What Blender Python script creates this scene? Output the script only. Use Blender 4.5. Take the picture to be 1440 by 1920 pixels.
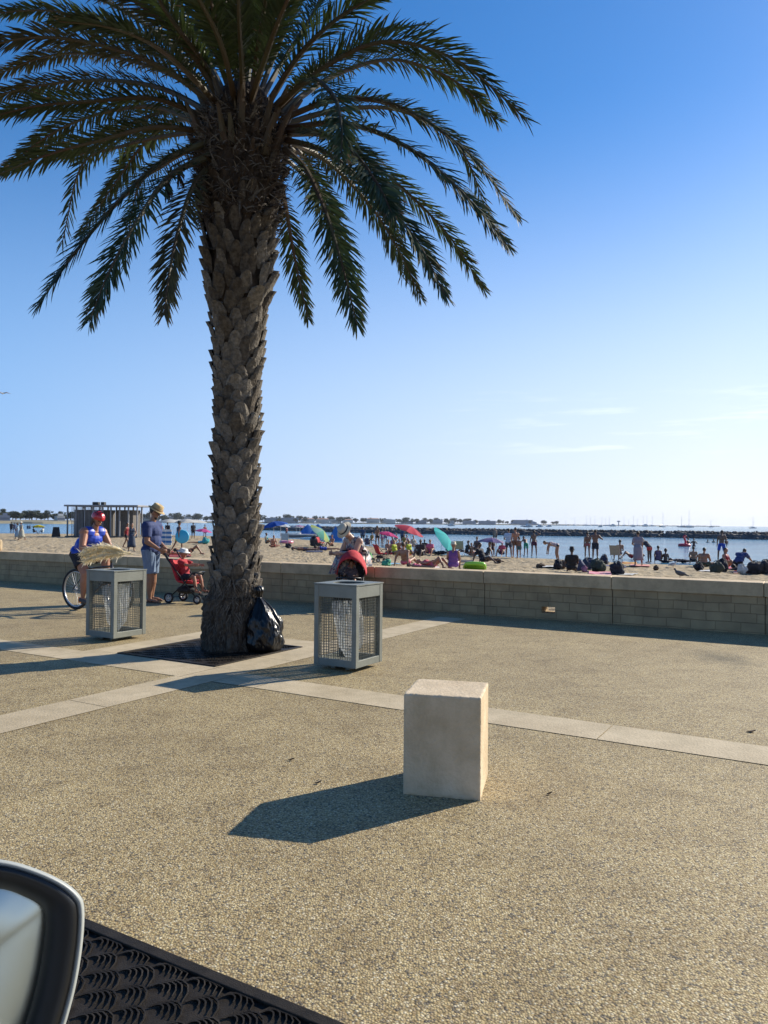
import bpy, bmesh, math, random
from math import sin, cos, pi, radians, sqrt, atan2, exp
from mathutils import Vector, Matrix, noise
from mathutils.bvhtree import BVHTree
for o in list(bpy.data.objects): bpy.data.objects.remove(o)
S = bpy.context.scene
HAZE = True
C = bpy.data.collections.new('beach_front'); S.collection.children.link(C)
rnd = random.Random(7)
# ------------------------------------------------------------ camera
H = 1.5
cd = bpy.data.cameras.new('camera'); cam = bpy.data.objects.new('camera', cd); C.objects.link(cam)
cd.sensor_fit = 'VERTICAL'; cd.sensor_height = 36; cd.lens = 27; cd.clip_start = 0.02; cd.clip_end = 30000
CM = Matrix.Rotation(radians(90.83), 4, 'X') @ Matrix.Rotation(radians(0.5), 4, 'Z')
CM.translation = (0, 0, H); cam.matrix_world = CM; S.camera = cam
S.render.resolution_x = 768; S.render.resolution_y = 1024; S.render.engine = 'CYCLES'
# ------------------------------------------------------------ world, sun, exposure
SUN_AZ, SUN_EL = 56.3, 28.0            # azimuth clockwise from +Y
W = bpy.data.worlds.new('World'); S.world = W; W.use_nodes = True
nt = W.node_tree; nt.nodes.clear()
def N(nt, t, **k):
    n = nt.nodes.new(t)
    for a, b in k.items(): setattr(n, a, b)
    return n
sky = N(nt, 'ShaderNodeTexSky', sky_type='NISHITA', sun_disc=False, sun_elevation=radians(SUN_EL),
        sun_rotation=radians(SUN_AZ), altitude=0, air_density=1.0, dust_density=0.3, ozone_density=4.5)
hs = N(nt, 'ShaderNodeHueSaturation'); hs.inputs['Saturation'].default_value = 1.25; hs.inputs['Hue'].default_value = .5025; hs.inputs['Value'].default_value = 1.1
nt.links.new(sky.outputs[0], hs.inputs['Color'])
tc = N(nt, 'ShaderNodeTexCoord'); sp = N(nt, 'ShaderNodeSeparateXYZ'); nt.links.new(tc.outputs['Generated'], sp.inputs[0])
mp = N(nt, 'ShaderNodeMapping'); mp.inputs['Scale'].default_value = (5, 5, 70); nt.links.new(tc.outputs['Generated'], mp.inputs[0])
nz = N(nt, 'ShaderNodeTexNoise'); nz.inputs['Scale'].default_value = 1.6; nz.inputs['Detail'].default_value = 7; nz.inputs['Roughness'].default_value = .62
nt.links.new(mp.outputs[0], nz.inputs['Vector'])
cr = N(nt, 'ShaderNodeValToRGB'); cr.color_ramp.elements[0].position = .55; cr.color_ramp.elements[1].position = .78
nt.links.new(nz.outputs[0], cr.inputs[0])
er = N(nt, 'ShaderNodeValToRGB'); er.color_ramp.elements[0].position = .07; er.color_ramp.elements[0].color = (0, 0, 0, 1)
e = er.color_ramp.elements[1]; e.position = .1; e.color = (1, 1, 1, 1)
e = er.color_ramp.elements.new(.15); e.color = (.8, .8, .8, 1); e = er.color_ramp.elements.new(.19); e.color = (0, 0, 0, 1)
nt.links.new(sp.outputs['Z'], er.inputs[0])
xr = N(nt, 'ShaderNodeValToRGB'); xr.color_ramp.elements[0].position = .0; xr.color_ramp.elements[1].position = .3; nt.links.new(sp.outputs['X'], xr.inputs[0])
m1 = N(nt, 'ShaderNodeMath', operation='MULTIPLY'); nt.links.new(cr.outputs[0], m1.inputs[0]); nt.links.new(er.outputs[0], m1.inputs[1])
m2 = N(nt, 'ShaderNodeMath', operation='MULTIPLY'); nt.links.new(m1.outputs[0], m2.inputs[0]); nt.links.new(xr.outputs[0], m2.inputs[1])
m3 = N(nt, 'ShaderNodeMath', operation='MULTIPLY'); nt.links.new(m2.outputs[0], m3.inputs[0]); m3.inputs[1].default_value = .32
hzr = N(nt, 'ShaderNodeValToRGB'); hzr.color_ramp.interpolation = 'EASE'; hzr.color_ramp.elements[0].position = 0.0; hzr.color_ramp.elements[0].color = (.9, .9, .9, 1); hzr.color_ramp.elements[1].position = .5; hzr.color_ramp.elements[1].color = (0, 0, 0, 1)
nt.links.new(sp.outputs['Z'], hzr.inputs[0])
hzc = N(nt, 'ShaderNodeValToRGB'); hzc.color_ramp.elements[0].position = .15; hzc.color_ramp.elements[0].color = (.25, .47, .86, 1); hzc.color_ramp.elements[1].position = .75; hzc.color_ramp.elements[1].color = (.84, .88, .97, 1)
xa = N(nt, 'ShaderNodeMath', operation='MULTIPLY_ADD'); nt.links.new(sp.outputs['X'], xa.inputs[0]); xa.inputs[1].default_value = .62; xa.inputs[2].default_value = .5; nt.links.new(xa.outputs[0], hzc.inputs[0])
hzm = N(nt, 'ShaderNodeMixRGB', blend_type='MULTIPLY'); hzm.inputs[0].default_value = 1; nt.links.new(hzc.outputs[0], hzm.inputs[1]); hzm.inputs[2].default_value = (7.4, 7.4, 7.4, 1)
hx_ = N(nt, 'ShaderNodeMixRGB'); nt.links.new(hzr.outputs[0], hx_.inputs[0]); nt.links.new(hs.outputs[0], hx_.inputs[1]); nt.links.new(hzm.outputs[0], hx_.inputs[2])
mx = N(nt, 'ShaderNodeMixRGB'); nt.links.new(m3.outputs[0], mx.inputs[0]); nt.links.new(hx_.outputs[0], mx.inputs[1]); mx.inputs[2].default_value = (11, 11, 11.5, 1)
bg = N(nt, 'ShaderNodeBackground'); bg.inputs['Strength'].default_value = 0.075
wo = N(nt, 'ShaderNodeOutputWorld'); nt.links.new(mx.outputs[0], bg.inputs[0]); nt.links.new(bg.outputs[0], wo.inputs[0])
sl = bpy.data.lights.new('sun', 'SUN'); so = bpy.data.objects.new('sun', sl); C.objects.link(so)
sl.energy = 4.0; sl.angle = radians(.5); sl.color = (1, .915, .77)
sd = Vector((sin(radians(SUN_AZ)) * cos(radians(SUN_EL)), cos(radians(SUN_AZ)) * cos(radians(SUN_EL)), sin(radians(SUN_EL))))
so.rotation_euler = sd.to_track_quat('Z', 'Y').to_euler(); so.location = sd * 50
S.view_settings.view_transform = 'Standard'; S.view_settings.look = 'None'; S.view_settings.exposure = 1.0; S.view_settings.gamma = 1
# ------------------------------------------------------------ geometry of the view (used only to measure the place)
def ray(px, py): return (CM.to_3x3() @ Vector(((px - 720) / 1440, -(py - 960) / 1440, -1)))
def at(px, py, Y):
    d = ray(px, py); return Vector((0, 0, H)) + d * (Y / d.y)
def G(px, py, z=0):
    d = ray(px, py); return Vector((0, 0, H)) + d * ((z - H) / d.z)
U = Vector((.861, -.509, 0)).normalized(); V = Vector((-U.y, U.x, 0))
UA = atan2(U.y, U.x)
def P(u, v, z=0): return U * u + V * v + Vector((0, 0, z))
def uv_of(p): return p.x * U.x + p.y * U.y, p.x * V.x + p.y * V.y
# ------------------------------------------------------------ materials
MATS = {}
def mat(name, col, rough=.7, metal=0, var=.0, vscale=8, bump=0, bscale=40, col2=None, spec=None, coat=0, trans=0, stain=0, sscale=9):
    if name in MATS: return MATS[name]
    m = bpy.data.materials.new(name); m.use_nodes = True; t = m.node_tree; b = t.nodes['Principled BSDF']
    b.inputs['Base Color'].default_value = (*col, 1); b.inputs['Roughness'].default_value = rough; b.inputs['Metallic'].default_value = metal
    if spec is not None: b.inputs['Specular IOR Level'].default_value = spec
    if coat: b.inputs['Coat Weight'].default_value = coat
    if var or bump or col2:
        g = N(t, 'ShaderNodeTexCoord')
    if var or col2:
        n = N(t, 'ShaderNodeTexNoise'); n.inputs['Scale'].default_value = vscale; n.inputs['Detail'].default_value = 6; n.inputs['Roughness'].default_value = .6
        t.links.new(g.outputs['Object'], n.inputs['Vector'])
        r = N(t, 'ShaderNodeValToRGB'); r.color_ramp.elements[0].position = .35; r.color_ramp.elements[1].position = .66
        a = col; c2 = col2 or tuple(min(1, x * (1 + var)) for x in col); a = col if col2 else tuple(x * (1 - var) for x in col)
        r.color_ramp.elements[0].color = (*a, 1); r.color_ramp.elements[1].color = (*c2, 1)
        t.links.new(n.outputs[0], r.inputs[0]); t.links.new(r.outputs[0], b.inputs['Base Color'])
        if stain:
            n4 = N(t, 'ShaderNodeTexNoise'); n4.inputs['Scale'].default_value = sscale; n4.inputs['Detail'].default_value = 10; n4.inputs['Roughness'].default_value = .75; t.links.new(g.outputs['Object'], n4.inputs['Vector'])
            r4 = N(t, 'ShaderNodeValToRGB'); r4.color_ramp.elements[0].position = .36; r4.color_ramp.elements[0].color = (1 - stain, 1 - stain, 1 - stain * 1.1, 1); r4.color_ramp.elements[1].position = .56; r4.color_ramp.elements[1].color = (1, 1, 1, 1); t.links.new(n4.outputs[0], r4.inputs[0])
            m4 = N(t, 'ShaderNodeMixRGB', blend_type='MULTIPLY'); m4.inputs[0].default_value = 1; t.links.new(r.outputs[0], m4.inputs[1]); t.links.new(r4.outputs[0], m4.inputs[2]); t.links.new(m4.outputs[0], b.inputs['Base Color'])
    if bump:
        n2 = N(t, 'ShaderNodeTexNoise'); n2.inputs['Scale'].default_value = bscale; n2.inputs['Detail'].default_value = 8
        t.links.new(g.outputs['Object'], n2.inputs['Vector'])
        bp = N(t, 'ShaderNodeBump'); bp.inputs['Strength'].default_value = bump; bp.inputs['Distance'].default_value = .02
        t.links.new(n2.outputs[0], bp.inputs['Height']); t.links.new(bp.outputs[0], b.inputs['Normal'])
    MATS[name] = m; return m
def leafmat(name, c1, c2, rough=.5, tr=.3, vscale=3):
    m = bpy.data.materials.new(name); m.use_nodes = True; t = m.node_tree; b = t.nodes['Principled BSDF']; out = t.nodes['Material Output']
    g = N(t, 'ShaderNodeTexCoord'); n = N(t, 'ShaderNodeTexNoise'); n.inputs['Scale'].default_value = vscale; n.inputs['Detail'].default_value = 5
    t.links.new(g.outputs['Object'], n.inputs['Vector']); r = N(t, 'ShaderNodeValToRGB'); r.color_ramp.elements[0].position = .3; r.color_ramp.elements[1].position = .7
    r.color_ramp.elements[0].color = (*c1, 1); r.color_ramp.elements[1].color = (*c2, 1)
    t.links.new(n.outputs[0], r.inputs[0]); t.links.new(r.outputs[0], b.inputs['Base Color']); b.inputs['Roughness'].default_value = rough
    tl = N(t, 'ShaderNodeBsdfTranslucent'); t.links.new(r.outputs[0], tl.inputs[0]); ms = N(t, 'ShaderNodeMixShader'); ms.inputs[0].default_value = tr
    t.links.new(b.outputs[0], ms.inputs[1]); t.links.new(tl.outputs[0], ms.inputs[2]); t.links.new(ms.outputs[0], out.inputs[0])
    return m
# ------------------------------------------------------------ mesh builder
class MB:
    def __init__(s): s.v = []; s.f = []; s.m = []; s.mi = 0
    def add(s, vs, fs, mi=None):
        o = len(s.v); s.v += [tuple(v) for v in vs]
        for f in fs: s.f.append(tuple(i + o for i in f)); s.m.append(s.mi if mi is None else mi)
    def box(s, c, d, M=None, mi=None):
        x, y, z = d[0] / 2, d[1] / 2, d[2] / 2
        vs = [Vector((c[0] + a * x, c[1] + b * y, c[2] + e * z)) for a in (-1, 1) for b in (-1, 1) for e in (-1, 1)]
        if M: vs = [M @ v for v in vs]
        s.add(vs, [(0, 1, 3, 2), (4, 6, 7, 5), (0, 4, 5, 1), (2, 3, 7, 6), (0, 2, 6, 4), (1, 5, 7, 3)], mi)
    def tube(s, pts, r, n=8, mi=None, cap=True, closed=False):
        pts = [Vector(p) for p in pts]; k = len(pts); rr = r if isinstance(r, (list, tuple)) else [r] * k
        vs = []; prev = None
        for i, p in enumerate(pts):
            t = (pts[(i + 1) % k] - pts[i - 1]) if closed else (pts[min(i + 1, k - 1)] - pts[max(i - 1, 0)])
            if t.length < 1e-9: t = Vector((0, 0, 1))
            t.normalize()
            if prev is None:
                a = t.orthogonal().normalized()
            else:
                a = prev - t * prev.dot(t)
                a = a.normalized() if a.length > 1e-6 else t.orthogonal().normalized()
            prev = a; b = t.cross(a)
            for j in range(n): q = 2 * pi * j / n; vs.append(p + (a * cos(q) + b * sin(q)) * rr[i])
        fs = [(i * n + j, i * n + (j + 1) % n, (i + 1) * n + (j + 1) % n, (i + 1) * n + j) for i in range(k - 1) for j in range(n)]
        if closed: fs += [((k - 1) * n + j, (k - 1) * n + (j + 1) % n, (j + 1) % n, j) for j in range(n)]
        elif cap: fs += [tuple(range(n - 1, -1, -1)), tuple((k - 1) * n + j for j in range(n))]
        s.add(vs, fs, mi)
    def capsule(s, p0, p1, r0, r1, n=10, mi=None):
        p0, p1 = Vector(p0), Vector(p1); d = (p1 - p0)
        if d.length < 1e-6: d = Vector((0, 0, 1e-3))
        t = d.normalized(); ps = []; rs = []
        for a in (-1, -.9, -.65, -.3): ps.append(p0 + t * r0 * a); rs.append(r0 * sqrt(max(0, 1 - a * a)) + 1e-4)
        for a in (0, .5, 1): ps.append(p0.lerp(p1, a)); rs.append(r0 + (r1 - r0) * a)
        for a in (.3, .65, .9, 1): ps.append(p1 + t * r1 * a); rs.append(r1 * sqrt(max(0, 1 - a * a)) + 1e-4)
        s.tube(ps, rs, n, mi)
    def ell(s, c, r, R=None, n=14, m=9, mi=None):
        vs = []; c = Vector(c)
        for i in range(m + 1):
            a = pi * i / m
            for j in range(n):
                b = 2 * pi * j / n; q = Vector((r[0] * (sin(a) + 1e-4) * cos(b), r[1] * (sin(a) + 1e-4) * sin(b), r[2] * cos(a)))
                vs.append(c + (R @ q if R else q))
        fs = [(i * n + j, (i + 1) * n + j, (i + 1) * n + (j + 1) % n, i * n + (j + 1) % n) for i in range(m) for j in range(n)]
        fs += [tuple(range(n)), tuple(m * n + j for j in range(n - 1, -1, -1))]
        s.add(vs, fs, mi)
    def lathe(s, prof, n=24, M=None, mi=None, fn=None):
        vs = []
        for r, z in prof:
            for j in range(n):
                a = 2 * pi * j / n; rr, zz = (fn(r, z, a) if fn else (r, z)); v = Vector((rr * cos(a), rr * sin(a), zz)); vs.append(M @ v if M else v)
        k = len(prof)
        s.add(vs, [(i * n + j, i * n + (j + 1) % n, (i + 1) * n + (j + 1) % n, (i + 1) * n + j) for i in range(k - 1) for j in range(n)], mi)
    def grid(s, fn, nu, nv, mi=None, closeu=False):
        vs = [fn(i / (nu - (0 if closeu else 1)), j / (nv - 1)) for i in range(nu) for j in range(nv)]
        fs = [(i * nv + j, ((i + 1) % nu) * nv + j, ((i + 1) % nu) * nv + j + 1, i * nv + j + 1) for i in range(nu if closeu else nu - 1) for j in range(nv - 1)]
        s.add(vs, fs, mi)
    def mesh(s, name, mats, smooth=False):
        me = bpy.data.meshes.new(name); me.from_pydata(s.v, [], s.f)
        for m in (mats if isinstance(mats, (list, tuple)) else [mats]): me.materials.append(m)
        if any(s.m): me.polygons.foreach_set('material_index', s.m)
        if smooth: me.polygons.foreach_set('use_smooth', [True] * len(me.polygons))
        me.update(); return me
    def build(s, name, mats, parent=None, smooth=False, bevel=0, loc=None, fix=True):
        me = s.mesh(name, mats, smooth)
        if fix:
            bm = bmesh.new(); bm.from_mesh(me); bmesh.ops.recalc_face_normals(bm, faces=bm.faces); bm.to_mesh(me); bm.free()
        o = bpy.data.objects.new(name, me); C.objects.link(o)
        if parent: o.parent = parent
        if loc is not None: o.location = loc
        if bevel:
            b = o.modifiers.new('b', 'BEVEL'); b.width = bevel; b.segments = 2; b.limit_method = 'ANGLE'
        return o
def tag(o, label=None, cat=None, group=None, kind=None):
    if label: o['label'] = label
    if cat: o['category'] = cat
    if group: o['group'] = group
    if kind: o['kind'] = kind
    return o
def thing(name, label, cat, loc=(0, 0, 0), rz=0, group=None, sc=1):
    o = bpy.data.objects.new(name, None); C.objects.link(o); o.location = loc; o.rotation_euler = (0, 0, rz); o.scale = (sc, sc, sc)
    o.empty_display_size = .1
    return tag(o, label, cat, group)
def copy_tree(o, parent=None):
    c = o.copy(); C.objects.link(c)
    if parent: c.parent = parent
    for ch in list(o.children): copy_tree(ch, c)
    return c
# ============================================================ SETTING
# pebble-dash (exposed aggregate) promenade
def aggregate():
    m = bpy.data.materials.new('exposed_aggregate'); m.use_nodes = True; t = m.node_tree; b = t.nodes['Principled BSDF']
    g = N(t, 'ShaderNodeTexCoord')
    v = N(t, 'ShaderNodeTexVoronoi'); v.inputs['Scale'].default_value = 115; v.inputs['Randomness'].default_value = 1
    t.links.new(g.outputs['Object'], v.inputs['Vector'])
    s = N(t, 'ShaderNodeSeparateColor'); t.links.new(v.outputs['Color'], s.inputs[0])
    r = N(t, 'ShaderNodeValToRGB'); el = r.color_ramp.elements; r.color_ramp.interpolation = 'CONSTANT'
    cols = [(0, (.14, .125, .10)), (.11, (.32, .255, .155)), (.28, (.405, .325, .18)), (.5, (.49, .40, .215)), (.7, (.55, .465, .28)), (.84, (.35, .26, .125)), (.93, (.62, .56, .40))]
    el[0].position = 0; el[0].color = (*cols[0][1], 1); el[1].position = cols[1][0]; el[1].color = (*cols[1][1], 1)
    for p, c in cols[2:]: e = el.new(p); e.color = (*c, 1)
    t.links.new(s.outputs[0], r.inputs[0])
    # gaps between pebbles
    dr = N(t, 'ShaderNodeValToRGB'); dr.color_ramp.elements[0].position = .28; dr.color_ramp.elements[0].color = (1, 1, 1, 1)
    dr.color_ramp.elements[1].position = .68; dr.color_ramp.elements[1].color = (.62, .58, .5, 1); t.links.new(v.outputs['Distance'], dr.inputs[0])
    mu = N(t, 'ShaderNodeMixRGB', blend_type='MULTIPLY'); mu.inputs[0].default_value = 1; t.links.new(r.outputs[0], mu.inputs[1]); t.links.new(dr.outputs[0], mu.inputs[2])
    # big soft wear and a few dark stains
    n = N(t, 'ShaderNodeTexNoise'); n.inputs['Scale'].default_value = .9; n.inputs['Detail'].default_value = 6; t.links.new(g.outputs['Object'], n.inputs['Vector'])
    nr = N(t, 'ShaderNodeValToRGB'); nr.color_ramp.elements[0].position = .3; nr.color_ramp.elements[0].color = (.82, .8, .78, 1)
    nr.color_ramp.elements[1].position = .65; nr.color_ramp.elements[1].color = (1.0, .99, .97, 1); t.links.new(n.outputs[0], nr.inputs[0])
    mu2 = N(t, 'ShaderNodeMixRGB', blend_type='MULTIPLY'); mu2.inputs[0].default_value = 1; t.links.new(mu.outputs[0], mu2.inputs[1]); t.links.new(nr.outputs[0], mu2.inputs[2])
    vg = N(t, 'ShaderNodeTexVoronoi'); vg.inputs['Scale'].default_value = 1.1; t.links.new(g.outputs['Object'], vg.inputs['Vector'])
    gr = N(t, 'ShaderNodeValToRGB'); gr.color_ramp.elements[0].position = .018; gr.color_ramp.elements[0].color = (.42, .4, .38, 1); gr.color_ramp.elements[1].position = .03; gr.color_ramp.elements[1].color = (1, 1, 1, 1); t.links.new(vg.outputs['Distance'], gr.inputs[0])
    n6 = N(t, 'ShaderNodeTexNoise'); n6.inputs['Scale'].default_value = 3.1; n6.inputs['Detail'].default_value = 9; n6.inputs['Roughness'].default_value = .7; t.links.new(g.outputs['Object'], n6.inputs['Vector'])
    r6 = N(t, 'ShaderNodeValToRGB'); r6.color_ramp.elements[0].position = .36; r6.color_ramp.elements[0].color = (.80, .78, .76, 1); r6.color_ramp.elements[1].position = .52; r6.color_ramp.elements[1].color = (1, 1, 1, 1); t.links.new(n6.outputs[0], r6.inputs[0])
    mg = N(t, 'ShaderNodeMixRGB', blend_type='MULTIPLY'); mg.inputs[0].default_value = 1; t.links.new(mu2.outputs[0], mg.inputs[1]); t.links.new(gr.outputs[0], mg.inputs[2])
    mg2 = N(t, 'ShaderNodeMixRGB', blend_type='MULTIPLY'); mg2.inputs[0].default_value = 1; t.links.new(mg.outputs[0], mg2.inputs[1]); t.links.new(r6.outputs[0], mg2.inputs[2]); mu2 = mg2
    # one darker patch with a soft ragged edge
    sp_ = G(1352, 1234); mpp = N(t, 'ShaderNodeMapping', vector_type='POINT'); mpp.inputs['Location'].default_value = (-sp_.x, -sp_.y * .55, 0); mpp.inputs['Scale'].default_value = (1, .55, 1)
    t.links.new(g.outputs['Object'], mpp.inputs[0]); ln = N(t, 'ShaderNodeVectorMath', operation='LENGTH'); t.links.new(mpp.outputs[0], ln.inputs[0])
    n5 = N(t, 'ShaderNodeTexNoise'); n5.inputs['Scale'].default_value = 5; t.links.new(g.outputs['Object'], n5.inputs['Vector'])
    ad = N(t, 'ShaderNodeMath', operation='MULTIPLY_ADD'); t.links.new(n5.outputs[0], ad.inputs[0]); ad.inputs[1].default_value = .35; t.links.new(ln.outputs['Value'], ad.inputs[2])
    sr = N(t, 'ShaderNodeValToRGB'); sr.color_ramp.elements[0].position = .22; sr.color_ramp.elements[0].color = (.45, .46, .47, 1); sr.color_ramp.elements[1].position = .58; sr.color_ramp.elements[1].color = (1, 1, 1, 1)
    t.links.new(ad.outputs[0], sr.inputs[0])
    mu3 = N(t, 'ShaderNodeMixRGB', blend_type='MULTIPLY'); mu3.inputs[0].default_value = 1; t.links.new(mu2.outputs[0], mu3.inputs[1]); t.links.new(sr.outputs[0], mu3.inputs[2])
    t.links.new(mu3.outputs[0], b.inputs['Base Color']); b.inputs['Roughness'].default_value = .75; b.inputs['Specular IOR Level'].default_value = .3
    inv = N(t, 'ShaderNodeMath', operation='SUBTRACT'); inv.inputs[0].default_value = 1; t.links.new(v.outputs['Distance'], inv.inputs[1])
    bp = N(t, 'ShaderNodeBump'); bp.inputs['Strength'].default_value = .55; bp.inputs['Distance'].default_value = .006; t.links.new(inv.outputs[0], bp.inputs['Height']); t.links.new(bp.outputs[0], b.inputs['Normal'])
    return m
AGG = aggregate()
WALL0 = G(0, 1088.5); WALL1 = G(1440, 1191)
uw0, vw0 = uv_of(WALL0); uw1, vw1 = uv_of(WALL1); VW = (vw0 + vw1) / 2
# wall exactly along its own measured line
WD = (WALL1 - WALL0); WD.z = 0; WD.normalize(); WN = Vector((-WD.y, WD.x, 0))   # WN points to the beach
def WP(a, n, z=0): return WALL1 + WD * a + WN * n + Vector((0, 0, z - WALL1.z))
WT = .42                                                                   # coping depth
def sheet(name, pts, z, m, kind='structure'):
    b = MB(); b.add([(p[0], p[1], z) for p in pts], [tuple(range(len(pts)))]); o = b.build(name, m); tag(o, kind=kind); return o
a0, a1 = WP(-140, .2), WP(160, .2)
sheet('promenade', [a0, WP(-140, -140), WP(160, -140), a1], 0, AGG)
LIME = mat('pale_limestone', (.39, .315, .20), .8, col2=(.49, .405, .27), stain=.18, sscale=5, vscale=1.7, bump=.25, bscale=60)
def band(name, u0, u1, v0, v1, along, step, off=0):
    b = MB(); k = 0; a, z = (u0, u1) if along == 'u' else (v0, v1); p = a
    cuts = [a]; q = a + off
    while q < z:
        if q > a + .05: cuts.append(q)
        q += step
    cuts.append(z); g = .004
    for i in range(len(cuts) - 1):
        s0, s1 = cuts[i] + g, cuts[i + 1] - g
        c = [(s0, v0), (s1, v0), (s1, v1), (s0, v1)] if along == 'u' else [(u0, s0), (u1, s0), (u1, s1), (u0, s1)]
        b.add([P(x, y, .004) for x, y in c], [(0, 1, 2, 3)])
    tag(b.build(name, LIME), kind='structure')
PU0, PU1, PV0, PV1 = -7.0, -5.52, 5.95, 7.45
band('paving_band', PU1 + .47, 30, 5.40, 5.85, 'u', 1.55, .5)
band('paving_band', -40, PU0 - .45, 5.40, 5.85, 'u', 1.55, 1)
band('paving_band', PU0 - .45, PU1 + .47, 5.40, PV0, 'u', .99, .99)
band('paving_band', PU1, PU1 + .47, PV0, 11.1, 'v', 1.2, .7)
band('paving_band', PU1, PU1 + .47, -6, 5.40, 'v', 1.5, 1.2)
band('paving_band', PU0 - .45, PU0, PV0, PV1 + .45, 'v', .98)
band('paving_band', PU0, PU1, PV1, PV1 + .45, 'u', .74)
# ---- beach
shore_px = [(-900, 992), (-300, 997), (0, 1000), (150, 1001), (300, 1003), (450, 1006), (560, 1011), (640, 1018), (700, 1025), (760, 1034), (830, 1040), (940, 1044), (1060, 1049), (1180, 1056), (1300, 1060), (1440, 1066), (1700, 1080), (2300, 1110)]
SH = [G(x, y, -.6) for x, y in shore_px]
SH = [SH[0] + Vector((-300, 60, 0))] + SH + [SH[-1] + Vector((60, -30, 0)), SH[-1] + Vector((200, -110, 0))]
NA = 900; NB = 200
cum = [0]
for i in range(1, len(SH)): cum.append(cum[-1] + (SH[i] - SH[i - 1]).length)
def shore(t):
    L = t * (len(SH) - 1); i = min(int(L), len(SH) - 2); f = L - i
    p0, p1, p2, p3 = SH[max(i - 1, 0)], SH[i], SH[i + 1], SH[min(i + 2, len(SH) - 1)]
    return p1.lerp(p2, f)
def wallpt(s):   # drop a perpendicular-ish foot: same view direction from the promenade
    d = Vector((s.x, s.y, 0)); # intersect ray origin->s with the wall back line
    o = WP(0, WT - .05); w = WD; den = d.x * w.y - d.y * w.x
    k = (o.x * w.y - o.y * w.x) / den if abs(den) > 1e-6 else 2
    if not (0 < k < 1): return None
    return d * k
b = MB(); rows = []
for i in range(NA):
    s = shore(i / (NA - 1)); w = wallpt(s)
    if w is None: a = (s - WP(0, WT - .05)).dot(WD); w = WP(a, WT - .05)
    rows.append((Vector((w.x, w.y, 0)), Vector((s.x, s.y, 0))))
vs = []
for w, s in rows:
    dd = (s - w)
    for j in range(NB):
        f = (j / (NB - 1)); f = 1.25 * (f ** 1.9)
        p = w + dd * f; z = -.06 - .54 * f if f < 1 else -.6 - (f - 1) * 2.4
        q = p * 1.1; z += .075 * noise.noise(Vector((q.x * .35, q.y * .35, 0))) * min(1, f * 6) * (1 if f < .9 else max(0, (1 - f) * 10))
        if f < .97: z += .055 * noise.noise(Vector((p.x * 1.7, p.y * 1.7, 3))) + .04 * noise.noise(Vector((p.x * 3.7, p.y * 3.7, 9)))
        vs.append((p.x, p.y, z))
b.add(vs, [(i * NB + j, (i + 1) * NB + j, (i + 1) * NB + j + 1, i * NB + j + 1) for i in range(NA - 1) for j in range(NB - 1)])
def sandmat():
    m = mat('sand', (.26, .205, .13), .95, col2=(.42, .345, .235), vscale=2.6, spec=.1)
    t = m.node_tree; b_ = t.nodes['Principled BSDF']; g = N(t, 'ShaderNodeTexCoord')
    n1 = N(t, 'ShaderNodeTexNoise'); n1.inputs['Scale'].default_value = 3.2; n1.inputs['Detail'].default_value = 5; n1.inputs['Roughness'].default_value = .55
    t.links.new(g.outputs['Object'], n1.inputs['Vector'])
    bp = N(t, 'ShaderNodeBump'); bp.inputs['Strength'].default_value = 1; bp.inputs['Distance'].default_value = .16; t.links.new(n1.outputs[0], bp.inputs['Height']); t.links.new(bp.outputs[0], b_.inputs['Normal'])
    return m
SAND = b.build('beach_sand', sandmat(), smooth=True); tag(SAND, kind='structure')
SBVH = BVHTree.FromPolygons([Vector(v) for v in b.v], b.f)
def sand_at(px, py):
    d = ray(px, py).normalized(); h = SBVH.ray_cast(Vector((0, 0, H)), d)
    return h[0] if h[0] else G(px, py, -.6)
# ---- sea
def seamat():
    m = bpy.data.materials.new('sea_water'); m.use_nodes = True; t = m.node_tree; b_ = t.nodes['Principled BSDF']
    g = N(t, 'ShaderNodeTexCoord'); b_.inputs['Roughness'].default_value = .12; b_.inputs['IOR'].default_value = 1.33
    mp = N(t, 'ShaderNodeMapping'); mp.inputs['Rotation'].default_value = (0, 0, -UA); mp.inputs['Scale'].default_value = (.22, 1, 1); t.links.new(g.outputs['Object'], mp.inputs[0])
    n1 = N(t, 'ShaderNodeTexNoise'); n1.inputs['Scale'].default_value = .55; n1.inputs['Detail'].default_value = 8; n1.inputs['Roughness'].default_value = .6; t.links.new(mp.outputs[0], n1.inputs['Vector'])
    bp = N(t, 'ShaderNodeBump'); bp.inputs['Strength'].default_value = 1; bp.inputs['Distance'].default_value = .5; t.links.new(n1.outputs[0], bp.inputs['Height']); t.links.new(bp.outputs[0], b_.inputs['Normal'])
    n2 = N(t, 'ShaderNodeTexNoise'); n2.inputs['Scale'].default_value = .12; n2.inputs['Detail'].default_value = 5; t.links.new(mp.outputs[0], n2.inputs['Vector'])
    r = N(t, 'ShaderNodeValToRGB'); r.color_ramp.elements[0].position = .35; r.color_ramp.elements[0].color = (.02, .10, .19, 1); r.color_ramp.elements[1].position = .65; r.color_ramp.elements[1].color = (.06, .2, .30, 1)
    t.links.new(n2.outputs[0], r.inputs[0]); t.links.new(r.outputs[0], b_.inputs['Base Color'])
    return m
b = MB(); b.add([(-7000, 20, -.6), (7000, 20, -.6), (7000, 9000, -.6), (-7000, 9000, -.6)], [(0, 1, 2, 3)])
tag(b.build('sea', seamat()), kind='structure')
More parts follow.
